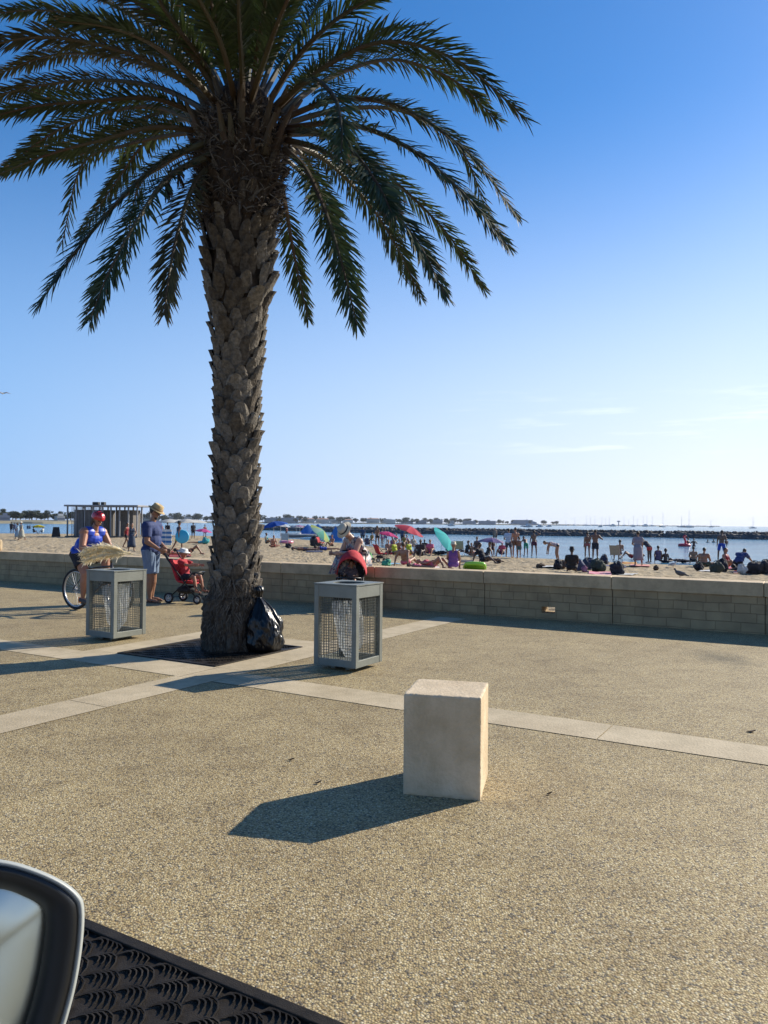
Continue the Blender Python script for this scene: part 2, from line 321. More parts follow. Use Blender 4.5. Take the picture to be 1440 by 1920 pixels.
# ---- wall with ashlar panels, joints, a drain hole, coping slabs
def wallmat():
    m = bpy.data.materials.new('ashlar_wall'); m.use_nodes = True; t = m.node_tree; b_ = t.nodes['Principled BSDF']; g = N(t, 'ShaderNodeTexCoord')
    mp = N(t, 'ShaderNodeMapping'); mp.inputs['Rotation'].default_value = (radians(90), 0, 0); t.links.new(g.outputs['Object'], mp.inputs[0])
    nw = N(t, 'ShaderNodeTexNoise'); nw.inputs['Scale'].default_value = 2.2; t.links.new(mp.outputs[0], nw.inputs['Vector'])
    vm = N(t, 'ShaderNodeMixRGB', blend_type='ADD'); vm.inputs[0].default_value = .035; t.links.new(mp.outputs[0], vm.inputs[1]); t.links.new(nw.outputs['Color'], vm.inputs[2])
    br = N(t, 'ShaderNodeTexBrick'); br.offset = .37; br.squash = .62; br.squash_frequency = 3; br.offset_frequency = 2
    for k_, v_ in (('Scale', 1.0), ('Mortar Size', .006), ('Mortar Smooth', .3), ('Brick Width', .33), ('Row Height', .13), ('Bias', 0)): br.inputs[k_].default_value = v_
    br.inputs['Color1'].default_value = (.35, .255, .14, 1); br.inputs['Color2'].default_value = (.40, .295, .165, 1); br.inputs['Mortar'].default_value = (.28, .20, .11, 1)
    t.links.new(vm.outputs[0], br.inputs['Vector'])
    n = N(t, 'ShaderNodeTexNoise'); n.inputs['Scale'].default_value = 4; n.inputs['Detail'].default_value = 7; t.links.new(g.outputs['Object'], n.inputs['Vector'])
    r = N(t, 'ShaderNodeValToRGB'); r.color_ramp.elements[0].position = .3; r.color_ramp.elements[0].color = (.72, .72, .72, 1); r.color_ramp.elements[1].position = .7; r.color_ramp.elements[1].color = (1.05, 1.05, 1.02, 1); t.links.new(n.outputs[0], r.inputs[0])
    mu = N(t, 'ShaderNodeMixRGB', blend_type='MULTIPLY'); mu.inputs[0].default_value = 1; t.links.new(br.outputs[0], mu.inputs[1]); t.links.new(r.outputs[0], mu.inputs[2]); t.links.new(mu.outputs[0], b_.inputs['Base Color'])
    sb = N(t, 'ShaderNodeMath', operation='SUBTRACT'); t.links.new(n.outputs[0], sb.inputs[0]); t.links.new(br.outputs['Fac'], sb.inputs[1])
    bp = N(t, 'ShaderNodeBump'); bp.inputs['Strength'].default_value = .8; bp.inputs['Distance'].default_value = .012; t.links.new(sb.outputs[0], bp.inputs['Height']); t.links.new(bp.outputs[0], b_.inputs['Normal']); b_.inputs['Roughness'].default_value = .85
    return m
wall = thing('sea_wall', 'long low beige stone wall with smooth pale coping between promenade and beach', 'wall', (WALL1.x, WALL1.y, 0), atan2(WD.y, WD.x))
COP = mat('coping_stone', (.50, .375, .225), .75, var=.12, vscale=2.5, bump=.3, bscale=50, stain=.25, sscale=4)
def la(px):   # along-wall coordinate (local x) of a column of the photo
    d = ray(px, 1100); o = WALL1; den = d.x * WD.y - d.y * WD.x; k = (o.x * WD.y - o.y * WD.x) / den; q = Vector((d.x * k, d.y * k, 0)) - Vector((o.x, o.y, 0)); return q.dot(WD)
j0 = la(1148); PL = 2.08; hole = la(1027)
b = MB(); c = MB(); z0, z1 = -.35, .52; T0, T1 = .03, WT - .03
for i in range(-60, 60):
    x0 = j0 + i * PL + .006; x1 = x0 + PL - .012
    def bx(xa, xb, za, zb): b.box(((xa + xb) / 2, (T0 + T1) / 2, (za + zb) / 2), (xb - xa, T1 - T0, zb - za))
    if x0 < hole < x1:
        hz0, hz1, hw = .10, .195, .11
        bx(x0, hole - hw, z0, z1); bx(hole + hw, x1, z0, z1); bx(hole - hw, hole + hw, z0, hz0); bx(hole - hw, hole + hw, hz1, z1)
    else: bx(x0, x1, z0, z1)
    b.box((x0 - .006, (T0 + T1) / 2 + .01, (z0 + z1) / 2), (.014, T1 - T0 - .05, z1 - z0 - .02))
    cx0 = j0 + i * PL * 1 + .003 - .02; c.box((cx0 + PL / 2, WT / 2, .62), (PL - .006, WT, .196))
b.build('masonry', wallmat(), wall); cp = c.build('coping', COP, wall, bevel=.012)
# rocks of the breakwater: a mass nobody could count
def rock_mb(b, c, s, R):
    r = R
    vs = []; import itertools
    bm = bmesh.new(); bmesh.ops.create_icosphere(bm, subdivisions=1, radius=1)
    ax = Vector((r.uniform(.7, 1.3), r.uniform(.6, 1.1), r.uniform(.5, .9))) * s; rot = Matrix.Rotation(r.uniform(0, 6), 3, 'Z') @ Matrix.Rotation(r.uniform(-.6, .6), 3, 'X')
    sd_ = r.uniform(0, 99)
    for v in bm.verts:
        k = 1 + .45 * noise.noise(v.co * 1.3 + Vector((sd_, 0, 0))); v.co = rot @ Vector((v.co.x * ax.x * k, v.co.y * ax.y * k, v.co.z * ax.z * k))
    b.add([v.co + Vector(c) for v in bm.verts], [[v.index for v in f.verts] for f in bm.faces]); bm.free()
bpts = [G(1700, 1020, -.6), G(1440, 1012, -.6), G(1240, 1008, -.6), G(940, 1003.5, -.6), G(700, 1000, -.6), G(560, 996, -.6), G(440, 992.5, -.6)]
b = MB(); R = random.Random(3)
for i in range(len(bpts) - 1):
    A, B = bpts[i], bpts[i + 1]; L = (B - A).length; wd = 7
    nn = (B - A).normalized().cross(Vector((0, 0, 1)))
    if nn.y < 0: nn = -nn
    k = 0
    while k < L:
        for q in range(6):
            f = (q + R.random()) / 6; hgt = 1.35 * min(1, f * 3.0) ; p = A.lerp(B, min(1, (k + R.random()) / L)) + nn * f * wd
            rock_mb(b, (p.x, p.y, -.6 + hgt * R.uniform(.74, .84) - .12), R.uniform(.26, .46), R)
        k += .42
    n9 = 60
    def rdg(u, v): q = A.lerp(B, u); w_ = (0, .6, 1.2, 3.5, 6.4, 7.4)[round(v * 5)]; z_ = (-1.2, -.5, .1, .2, .1, -1.2)[round(v * 5)]; q = q + nn * w_; return Vector((q.x, q.y, z_ + .12 * noise.noise(Vector((q.x, q.y, 0)))))
    b.grid(rdg, n9, 6)
bw = b.build('breakwater', mat('dark_rock', (.045, .045, .05), .85, col2=(.11, .105, .10), vscale=.9), fix=False)
tag(bw, 'long low breakwater of dark boulders across the bay', 'breakwater', kind='stuff')
# ============================================================ PALM
def crom(pts, n):
    pts = [Vector(p) for p in pts]; pts = [pts[0] * 2 - pts[1]] + pts + [pts[-1] * 2 - pts[-2]]; out = []; m = len(pts) - 3
    for i in range(n + 1):
        L = i / n * m; k = min(int(L), m - 1); t = L - k; a, b, c, d = pts[k:k + 4]
        out.append(.5 * ((2 * b) + (c - a) * t + (2 * a - 5 * b + 4 * c - d) * t * t + (3 * b - a - 3 * c + d) * t ** 3))
    return out
PY = 9.1
palm = thing('palm_tree', 'tall date palm with thick scaly trunk and drooping green fronds', 'palm tree', G(437, 1213))
pc = Vector(palm.location)
def loc(v): return Vector(v) - pc
BARK = mat('palm_bark', (.08, .07, .058), .9, col2=(.165, .145, .12), vscale=24, bump=.9, bscale=30, spec=.15)
BARK2 = mat('palm_bark_pale', (.105, .093, .078), .9, col2=(.22, .195, .16), vscale=24, bump=.9, bscale=45, spec=.15); BARK3 = mat('palm_bark_dark', (.048, .04, .032), .9, col2=(.11, .093, .073), vscale=20, bump=.9, bscale=35, spec=.15)
FIB = mat('palm_fibre', (.016, .011, .007), .95, col2=(.065, .042, .025), vscale=9, bump=.7, bscale=40)
prof_px = [(1216, 432, 53), (1180, 432, 52), (1140, 433, 52), (1105, 440, 50), (1050, 441, 48), (1000, 443, 47), (900, 443.5, 46), (800, 444, 47), (700, 445, 50), (640, 446, 54), (600, 446, 57), (550, 447, 65), (480, 448, 69), (400, 449, 76), (330, 450, 84), (280, 450, 87), (240, 452, 80), (200, 455, 66), (165, 458, 42)]
tp = []
for y, x, w in prof_px:
    c_ = at(x, y, PY); tp.append((c_.z, c_.x, w / 1440 * PY))
def trunk_at(z):
    if z <= tp[0][0]: return tp[0][1], tp[0][2]
    for i in range(len(tp) - 1):
        if tp[i][0] <= z <= tp[i + 1][0]:
            f = (z - tp[i][0]) / (tp[i + 1][0] - tp[i][0]); return tp[i][1] + (tp[i + 1][1] - tp[i][1]) * f, tp[i][2] + (tp[i + 1][2] - tp[i][2]) * f
    return tp[-1][1], tp[-1][2]
b = MB(); ztop = tp[-1][0]
def core(u, v):
    z = v * ztop; x, r = trunk_at(z); a = u * 2 * pi
    rr = r - .08
    if z < .62: rr = r - .02 + .045 * noise.noise(Vector((cos(a) * 3, sin(a) * 3, z * 5))) + .03 * noise.noise(Vector((cos(a) * 9, sin(a) * 9, z * 16)))
    if z > 5.1: rr += .05 * noise.noise(Vector((cos(a) * 5, sin(a) * 5, z * 6)))
    return loc((x + rr * cos(a), PY + rr * sin(a), z))
b.grid(core, 96, 220, closeu=True, mi=1); b.grid(lambda u, v: (lambda q: Vector((q.x + .006 * cos(u * 2 * pi), q.y + .006 * sin(u * 2 * pi), q.z)))(core(u, v * .11)) + Vector((cos(u * 2 * pi), sin(u * 2 * pi), 0)) * .03 * noise.noise(Vector((cos(u * 2 * pi) * 14, sin(u * 2 * pi) * 14, v * 4))), 140, 60, closeu=True, mi=3)
R = random.Random(11); i = 0; z = .52
while z < 5.95:
    x, r = trunk_at(z); a = i * 2.399963 + R.uniform(-.1, .1); i += 1
    up = z > R.uniform(4.6, 5.5)
    w = R.uniform(.135, .175) * (1 if z < 4.3 else .9); h = R.uniform(.20, .28) * (1 if not up else .85)
    pr = R.uniform(.07, .105) if z < 3.9 else R.uniform(.09, .145)
    if R.random() < .07: pr *= 1.45
    w *= R.uniform(.82, 1.12); h *= R.uniform(.85, 1.15); a += R.uniform(-.08, .08)
    if up: pr = R.uniform(.05, .19); w *= R.uniform(.4, .95)
    if z < .75: pr *= .35 + .65 * max(0, (z - .5) / .25)
    rb = r - .08; lean = R.uniform(-.12, .12); worn = R.uniform(0, .5)
    vs = []
    rows = 6; cols = 5
    for t in range(rows + 1):
        tt = min(t, rows - 1) / (rows - 1)
        ww = w * (.45 + .62 * sin(min(1, tt * 1.25) * pi / 2) - .42 * max(0, tt - .6) / .4 * 1.0)
        for c_ in range(cols):
            s = (c_ / (cols - 1) * 2 - 1); n_ = pr * (tt ** 1.15) * (1 - .5 * s * s) + .01 - worn * .04 * tt * (1 - abs(s))
            n_ += .006 * R.uniform(-1, 1)
            if t == rows: n_ = -.03
            hh = h * (tt - .42) + (.02 if t == rows else 0) + (1 - s * s) * .03 * tt
            aa = a + (s * ww / 2 + lean * hh) / max(.2, rb)
            x2, _ = trunk_at(z + hh)
            vs.append(loc((x2 + (rb + n_) * cos(aa), PY + (rb + n_) * sin(aa), z + hh)))
    fs = [(t * cols + c_, t * cols + c_ + 1, (t + 1) * cols + c_ + 1, (t + 1) * cols + c_) for t in range(rows) for c_ in range(cols - 1)]
    b.add(vs, fs, (R.choice((0, 0, 2, 3)) if R.random() > (z - 3.6) / 1.6 else 3) if not up else R.choice((1, 1, 3)))
    z += .0140 if z < 4.2 else .0118
# loose fibres at the root mass and under the crown
def blade(b, p, d, l, w, nrm, mi):
    d = d.normalized(); s = d.cross(nrm).normalized() * w; m_ = p + d * l * .55 + nrm * l * .06; b.add([p - s, p + s, m_ + s * .7, m_ - s * .7, p + d * l - Vector((0, 0, l * .1))], [(0, 1, 2, 3), (3, 2, 4)], mi)
for k in range(4200):
    low = k < 1300; z = R.uniform(.0, .85) if low else R.uniform(5.0, 6.35); a = R.uniform(0, 2 * pi); x, r = trunk_at(z); nrm = Vector((cos(a), sin(a), 0))
    p = Vector((x, PY, z)) + nrm * (r - .03); tan = Vector((-sin(a), cos(a), 0))
    if low: d = Vector((0, 0, -1)) + tan * R.uniform(-1, 1) + nrm * .25; blade(b, loc(p + nrm * .015), d, R.uniform(.06, .15), .006, nrm, R.choice((0, 3, 1)))
    else: d = Vector((0, 0, R.uniform(-.6, 1))) + tan * R.uniform(-1.2, 1.2) + nrm * R.uniform(.2, .9); blade(b, loc(p), d, R.uniform(.07, .22), R.uniform(.004, .012), nrm, R.choice((0, 1, 1)))
b.build('trunk', [BARK, FIB, BARK2, BARK3], palm, fix=False)
LEAF = leafmat('palm_leaflet', (.012, .024, .007), (.036, .058, .018), .62, .18, 4)
LEAFS = [LEAF, LEAF, leafmat('palm_leaflet_bright', (.02, .035, .01), (.055, .08, .022), .6, .3, 4), leafmat('palm_leaflet_olive', (.028, .03, .012), (.06, .06, .025), .65, .25, 4)]
TIPM = leafmat('palm_leaflet_dry', (.10, .06, .03), (.16, .11, .05), .6, .2, 4)
RACH = mat('palm_rachis', (.05, .024, .010), .65, col2=(.05, .048, .02), vscale=1.2)
def bestsign(cv, side):     # which way the blade has rolled: broad face towards the promenade
    T = (cv[90] - cv[60]).normalized(); s = (side - T * side.dot(T)).normalized(); n = s.cross(T); q = Vector((.2, -.95, -.25))
    return max((1, -1), key=lambda g: abs((Matrix.Rotation(radians(50 * g), 3, T) @ n).dot(q)))
def frond(pts3, R, dens=1.8, ll=.33, bare=.11, tw=None):
    n = 110; cv = crom(pts3, n); L = sum((cv[i + 1] - cv[i]).length for i in range(n))
    mb = MB(); lc = [loc(p) for p in cv]
    mb.tube(lc[::4] + [lc[-1]], [.034 * (1 - t / 29) ** 1.1 + .005 for t in range(len(lc[::4]) + 1)], 6, mi=1)
    ch = cv[-1] - cv[0]; hz = Vector((ch.x, ch.y, 0))
    hz = hz.normalized() if hz.length > .2 else Vector((0, -1, 0)); side = hz.cross(Vector((0, 0, 1))).normalized()
    cnt = int(L / .034 * dens); 
    tw = tw if tw is not None else bestsign(cv, side) * R.uniform(12, 48)
    for k in range(cnt):
        t = bare + (1 - bare) * k / (cnt - 1); q = t * n; i = min(int(q), n - 1); p = cv[i].lerp(cv[i + 1], q - i); T = (cv[i + 1] - cv[i]).normalized()
        sd_ = (side - T * side.dot(T)).normalized(); nn = sd_.cross(T)
        if nn.z < 0: nn = -nn
        tt = (t - bare) / (1 - bare); q_ = Matrix.Rotation(radians(tw * (.2 + .7 * tt)), 3, T); sd_ = q_ @ sd_; nn = q_ @ nn; ln = ll * (.35 + .65 * min(1, tt * 4)) * (1 - .55 * max(0, tt - .62) / .38)
        for s in (-1, 1):
            ang = radians(52 - 27 * tt + R.uniform(-13, 13)); vv = radians(R.choice((0, 15, 34)) + R.uniform(-10, 10))
            d = T * cos(ang) + (sd_ * s * cos(vv) + nn * sin(vv)) * sin(ang); l = ln * R.uniform(.82, 1.1); w = .0105 * (1 if tt < .85 else .75)
            ws = d.cross(nn.lerp(sd_, R.uniform(-.5, .5))); 
            if ws.length < .1: ws = d.cross(T)
            ws = ws.normalized() * w; g_ = Vector((0, 0, -1)) * l
            p0 = p; p1 = p + d * l * .4 + g_ * .02; p2 = p + d * l * .75 + g_ * .075; p3 = p + d * l + g_ * .16
            p0, p1, p2, p3 = loc(p0), loc(p1), loc(p2), loc(p3)
            dry = 2 if (tt > .8 and R.random() < .3) or R.random() < .03 else 0
            mb.add([p0 - ws * .4, p0 + ws * .4, p1 + ws, p1 - ws, p2 + ws * .8, p2 - ws * .8, p3], [(0, 1, 2, 3), (3, 2, 4, 5)], 0); mb.add([p2 + ws * .8, p2 - ws * .8, p3], [(0, 1, 2)], dry)
    return mb.build('frond', [R.choice(LEAFS), RACH, TIPM], palm, fix=False)
FR = random.Random(5)
def fp(pts, dy, **k):     # control columns/rows as measured on the photograph, each with its depth from the trunk axis
    n = len(pts); frond([at(x, y, PY + d) for (x, y), d in zip(pts, dy)], FR, **k)
# hanging and arching fronds, left
fp([(400, 262), (310, 300), (225, 375), (140, 475), (72, 572)], (-.3, -.8, -1.1, -1.2, -1.2))
fp([(405, 285), (320, 330), (260, 410), (205, 510), (168, 602)], (-.3, -1.0, -1.4, -1.6, -1.7))
fp([(395, 310), (362, 350), (335, 430), (318, 510), (308, 590)], (-.3, -.8, -1.1, -1.3, -1.4))
fp([(395, 248), (290, 238), (190, 262), (90, 290), (-10, 330)], (-.1, -.5, -.7, -.8, -.8))
fp([(390, 240), (290, 200), (180, 215), (90, 255), (5, 320)], (0, .4, .8, 1.1, 1.3))
fp([(395, 225), (290, 185), (170, 190), (60, 200), (-60, 232)], (-.1, -.6, -.8, -.9, -1.))
fp([(400, 215), (300, 165), (180, 150), (50, 165), (-70, 200)], (0, .4, .7, .9, 1.))
fp([(405, 225), (330, 205), (240, 235), (150, 290), (70, 290)], (.2, 1., 1.6, 2.1, 2.6))
fp([(405, 200), (310, 130), (190, 85), (60, 70), (-70, 100)], (-.2, -.5, -.8, -1., -1.1))
fp([(410, 190), (330, 110), (220, 55), (90, 20), (-60, 30)], (0, .5, .8, 1., 1.1))
fp([(415, 190), (350, 90), (250, 0), (120, -50), (-40, -60)], (-.1, -.6, -1, -1.3, -1.4))
fp([(410, 205), (320, 140), (200, 105), (90, 105), (-30, 150)], (.2, .9, 1.5, 1.9, 2.1))
fp([(400, 235), (330, 225), (270, 270), (225, 330), (150, 440)], (.3, 1.1, 1.7, 2.1, 2.4))
# right
fp([(520, 205), (610, 125), (725, 78), (860, 115), (985, 222)], (-.1, -.5, -.8, -.9, -.9), ll=.44)
fp([(525, 210), (630, 140), (740, 112), (850, 150), (930, 225)], (.1, .7, 1.1, 1.4, 1.6), ll=.42)
fp([(530, 222), (640, 185), (760, 205), (880, 290), (968, 405)], (-.1, -.4, -.6, -.7, -.7))
fp([(535, 240), (650, 232), (770, 280), (880, 375), (953, 462)], (0, -.5, -.9, -1.1, -1.1))
fp([(535, 250), (630, 260), (740, 340), (840, 440), (907, 543)], (0, .5, .9, 1.1, 1.2))
fp([(535, 262), (610, 285), (700, 360), (780, 450), (834, 553)], (-.1, -.8, -1.2, -1.4, -1.5))
fp([(540, 265), (610, 300), (690, 380), (745, 465), (788, 556)], (.2, 1., 1.6, 1.9, 2.1), ll=.34)
fp([(535, 280), (575, 320), (615, 410), (645, 510), (669, 608)], (-.2, -.8, -1.2, -1.4, -1.5), ll=.36)
fp([(540, 275), (575, 300), (605, 370), (635, 450), (655, 530)], (.2, 1., 1.5, 1.8, 2.), ll=.3)
fp([(528, 350), (538, 400), (548, 460), (562, 530), (578, 598)], (.2, .9, 1.2, 1.4, 1.5), ll=.3)
fp([(520, 200), (580, 150), (625, 180), (640, 235), (640, 290)], (-.3, -1.1, -1.8, -2.2, -2.4), ll=.36)
fp([(505, 190), (560, 105), (620, 45), (680, 5), (740, -25)], (-.1, -.5, -.8, -1, -1.1))
fp([(515, 200), (590, 130), (660, 95), (720, 60), (800, 45)], (.3, 1.1, 1.9, 2.5, 3.0))
fp([(530, 245), (600, 250), (665, 290), (710, 350), (735, 400)], (.2, -1.2, -2.0, -2.4, -2.6), ll=.34)
# the spray standing up out of the heart
for (x0, x1, x2, x3), y3, d in (((450, 440, 425, 400), -170, -.8), ((440, 410, 370, 300), -160, -1.), ((460, 462, 468, 480), -200, -.3), ((470, 490, 515, 560), -180, -.9), ((480, 510, 550, 620), -150, .5), ((430, 390, 330, 230), -130, .6), ((455, 455, 450, 445), -140, -2.2), ((470, 480, 495, 530), -110, -2.4), ((440, 425, 400, 350), -100, -2.2), ((460, 470, 490, 520), -180, 1.8), ((440, 425, 405, 370), -170, 1.9), ((485, 530, 590, 680), -90, 1.5), ((425, 380, 310, 200), -60, -1.9), ((420, 370, 300, 170), -80, 1.7)):
    fp([(x0, 195), (x1, 115), (x2, 20), ((x2 + x3) / 2, -80), (x3, y3)], (0, d * .25, d * .55, d * .85, d), ll=.4, bare=.2)
for pts, dy in (([(405, 205), (330, 95), (230, 20), (110, -30), (-20, -50)], (.1, .8, 1.3, 1.7, 1.9)), ([(408, 195), (345, 130), (280, 80), (200, 50), (110, 40)], (-.3, -1.3, -2.0, -2.4, -2.6)),
    ([(440, 190), (420, 100), (385, 20), (330, -60), (260, -120)], (-.4, -1.2, -1.8, -2.1, -2.3)), ([(470, 190), (500, 100), (530, 20), (570, -60), (620, -120)], (-.4, -1.2, -1.8, -2.1, -2.3)), ([(455, 190), (452, 110), (448, 40), (445, -60), (440, -120)], (-.4, -1.0, -1.5, -1.9, -2.2))):
    fp(pts, dy)
# hidden far side of the crown
for k in range(6):
    a = radians(25 + k * 26 + FR.uniform(-5, 5)); el = FR.choice((.2, .7, 1.1)); L = FR.uniform(2.9, 3.4); d = Vector((cos(a), sin(a), 0)); o = Vector((-1.7, PY, 6.25)) + d * .3
    frond([o, o + d * L * .28 + Vector((0, 0, el * .6)), o + d * L * .55 + Vector((0, 0, el * .8)), o + d * L * .8 + Vector((0, 0, el * .3)), o + d * L * (.92) + Vector((0, 0, -1.1 + el * .8))], FR, dens=.8)
# cut leaf stalks and dry fruit stalks at the neck
for k in range(40):
    b = MB(); a = FR.uniform(0, 2 * pi); z = FR.uniform(5.7, 6.45); x, r = trunk_at(z); n_ = Vector((cos(a), sin(a), 0)); p = Vector((x, PY, z)) + n_ * (r - .06); l = FR.uniform(.15, .5)
    b.tube([loc(p), loc(p + n_ * l * .3 + Vector((0, 0, l * .6))), loc(p + n_ * l * .6 + Vector((0, 0, l)))], [.05, .035, .02], 6); b.build('cut_stalk', RACH, palm)
b = MB()
for (pts) in ([(375, 290), (345, 300), (322, 312), (312, 335), (318, 365)], [(372, 296), (350, 312), (335, 322), (340, 338)]):
    q = [loc(at(x, y, PY - .45)) for x, y in pts]; b.tube(q, [.01] * len(q), 5)
    for k in range(40):
        e_ = q[-1] + Vector((FR.uniform(-.05, .05), FR.uniform(-.05, .05), FR.uniform(-.12, .1))); b.tube([q[-2], e_], [.003, .006], 4)
b.build('dry_flower_stalk', FIB, palm)
# ---- cast iron grates with wave ribs
IRON = mat('cast_iron', (.026, .021, .016), .55, metal=.3, var=.3, vscale=20, bump=.2, bscale=200, spec=.2)
def grate(name, label, u0, u1, v0, v1, hole=None, seed=1, cell=.16):
    t = thing(name, label, 'tree grate', P((u0 + u1) / 2, (v0 + v1) / 2), UA, None); cx, cy = (u0 + u1) / 2, (v0 + v1) / 2; R = random.Random(seed)
    f = MB(); w = .045; X, Y = (u1 - u0) / 2, (v1 - v0) / 2
    for c_, d in (((0, -Y + w / 2, .006), (2 * X, w, .02)), ((0, Y - w / 2, .006), (2 * X, w, .02)), ((-X + w / 2, 0, .006), (w, 2 * Y - 2 * w, .02)), ((X - w / 2, 0, .006), (w, 2 * Y - 2 * w, .02))): f.box(c_, d)
    f.build('frame', IRON, t, bevel=.003)
    p = MB(); p.box((0, 0, .001), (2 * X - 2 * w, 2 * Y - 2 * w, .005)); 
    nx, ny = int((2 * X - 2 * w) / cell), int((2 * Y - 2 * w) / (cell * .5)); sx = (2 * X - 2 * w) / nx; sy = (2 * Y - 2 * w) / ny
    for j in range(ny):
        for i in range(nx):
            x = -X + w + (i + .5 + (.5 if j % 2 else 0)) * sx; y = -Y + w + (j + .5) * sy
            if x > X - w - sx * .35: continue
            if hole and hole(P(u0 + X + x, v0 + Y + y)): continue
            flip = -1 if (j // 2 + i // 3) % 2 else 1; n_ = R.choice((4, 5)); 
            for k in range(n_):
                r_ = sx * (.26 + .15 * k); pts = []
                for q in range(7):
                    a_ = radians(15 + 24 * q) ; X_ = x + flip * cos(a_) * r_ * .62 + (k - 2) * sx * .07; Y_ = y + (sin(a_) - .45) * r_ * .95
                    pts.append((min(max(X_, -X + w + .004), X - w - .004), min(max(Y_, -Y + w + .004), Y - w - .004), .0095))
                p.tube(pts, [.0015, .003, .004, .0042, .004, .003, .0015], 4)
    p.build('wave_plate', IRON, t, fix=False); return t
g0 = G(590, 1915); gu, gv = uv_of(g0)
grate('tree_grate', 'dark cast iron grate with wave ribs beside the car mirror', -3.2, gu + .55, gv - 1.6, gv + .02, seed=2, cell=.15)
grate('tree_grate', 'flat black square grate around the foot of the palm trunk', PU0, PU1, PV0, PV1, seed=3, cell=.2)
# ---- bin
STEEL = mat('grey_painted_steel', (.19, .20, .175), .5, metal=.25, var=.12, vscale=5, bump=.1, bscale=60)
DARK = mat('dark_interior', (.03, .032, .03), .8)
def clearbag():
    m = bpy.data.materials.new('clear_plastic'); m.use_nodes = True; t = m.node_tree; b_ = t.nodes['Principled BSDF']; out = t.nodes['Material Output']
    b_.inputs['Base Color'].default_value = (.75, .77, .76, 1); b_.inputs['Roughness'].default_value = .22
    g = N(t, 'ShaderNodeTexCoord'); mp = N(t, 'ShaderNodeMapping'); mp.inputs['Scale'].default_value = (1, 1, .22); t.links.new(g.outputs['Object'], mp.inputs[0])
    n = N(t, 'ShaderNodeTexNoise'); n.inputs['Scale'].default_value = 26; n.inputs['Detail'].default_value = 5; t.links.new(mp.outputs[0], n.inputs['Vector'])
    r = N(t, 'ShaderNodeValToRGB'); r.color_ramp.elements[0].position = .35; r.color_ramp.elements[0].color = (.12, .12, .12, 1); r.color_ramp.elements[1].position = .7; r.color_ramp.elements[1].color = (.75, .75, .75, 1); t.links.new(n.outputs[0], r.inputs[0])
    tr = N(t, 'ShaderNodeBsdfTransparent'); tl = N(t, 'ShaderNodeBsdfTranslucent'); tl.inputs[0].default_value = (.8, .82, .8, 1); a = N(t, 'ShaderNodeMixShader'); a.inputs[0].default_value = .45; t.links.new(b_.outputs[0], a.inputs[1]); t.links.new(tl.outputs[0], a.inputs[2])
    ms = N(t, 'ShaderNodeMixShader'); t.links.new(r.outputs[0], ms.inputs[0]); t.links.new(tr.outputs[0], ms.inputs[1]); t.links.new(a.outputs[0], ms.inputs[2]); t.links.new(ms.outputs[0], out.inputs[0])
    return m
CLEAR = clearbag(); WIRE = mat('wire_mesh', (.10, .105, .09), .5, metal=.4)
BW = .515; BZ0, BZ1 = .045, .875
def make_bin(label):
    t = thing('litter_bin', label, 'litter bin', (0, 0, 0), 0, 'square mesh litter bins beside the palm'); h = BW / 2; w = .055
    f = MB()
    for x in (-1, 1):
        for y in (-1, 1): f.box((x * (h - w / 2), y * (h - w / 2), (BZ0 + BZ1 - .01) / 2), (w, w, BZ1 - BZ0 - .01))
    for zc, hh in ((BZ0 + .035, .07), (BZ1 - .01 - .062, .124)):
        for s in (-1, 1): f.box((0, s * (h - .018), zc), (BW - 2 * w, .03, hh)); f.box((s * (h - .018), 0, zc), (.03, BW - 2 * w, hh))
    for s in (-1, 1): f.box((s * .09, 0, .024), (.05, BW * .6, .042))
    f.build('frame', STEEL, t, bevel=.003)
    b = MB(); b.box((0, 0, BZ0 + .012), (BW - .07, BW - .07, .012)); b.build('base_plate', STEEL, t)
    lid = MB(); n = 48; z_ = BZ1 - .008; r = .165; q = []
    for zz in (z_, z_ + .012):
        for i in range(n): a = 2 * pi * i / n; q.append((r * cos(a), r * sin(a), zz))
        for i in range(n):
            a = 2 * pi * i / n; k = (h + .006) / max(abs(cos(a)), abs(sin(a))); q.append((k * cos(a), k * sin(a), zz))
    F = []
    for i in range(n):
        j = (i + 1) % n; F += [(2 * n + i, 2 * n + j, 3 * n + j, 3 * n + i), (i, n + i, n + j, j), (i, j, 2 * n + j, 2 * n + i), (n + i, 3 * n + i, 3 * n + j, n + j)]
    lid.add(q, F); lid.build('lid', STEEL, t)
    ring = MB(); ring.lathe([(.165, z_ - .001), (.168, z_ - .16), (.158, z_ - .16), (.158, z_ - .001)], 40); ring.build('bag_ring', DARK, t)
    for k in range(4):
        m_ = MB(); z0_, z1_ = BZ0 + .07, BZ1 - .134; a_ = -(h - w); A = Matrix.Rotation(k * pi / 2, 4, 'Z')
        nx = 14; nz = 22
        for i in range(1, nx): m_.box((a_ + i * (2 * -a_) / nx, -h + .022, (z0_ + z1_) / 2), (.0042, .004, z1_ - z0_), A)
        for i in range(1, nz): m_.box((0, -h + .0262, z0_ + i * (z1_ - z0_) / nz), (-2 * a_, .004, .0042), A)
        m_.build('mesh_panel', WIRE, t)
    bg_ = MB(); R = random.Random(4)
    def fb(u, v):
        a = u * 2 * pi; z_b = BZ0 + .05 + (BZ1 - .2 - BZ0 - .05) * v; r_ = (.10 + .055 * v) * (1 + .22 * noise.noise(Vector((cos(a) * 2.4, sin(a) * 2.4, v * 1.6))) + .10 * sin(a * 9 + v * 3) + .05 * sin(a * 17)); r_ *= (.3 + .7 * min(1, v * 5)) 
        return Vector((r_ * cos(a) + .02 * sin(v * 5), r_ * sin(a), z_b))
    bg_.grid(fb, 72, 30, closeu=True); bg_.build('liner_bag', CLEAR, t, smooth=True)
    return t
bin1 = make_bin('grey mesh litter bin with clear liner, between the palm and the stone cube')
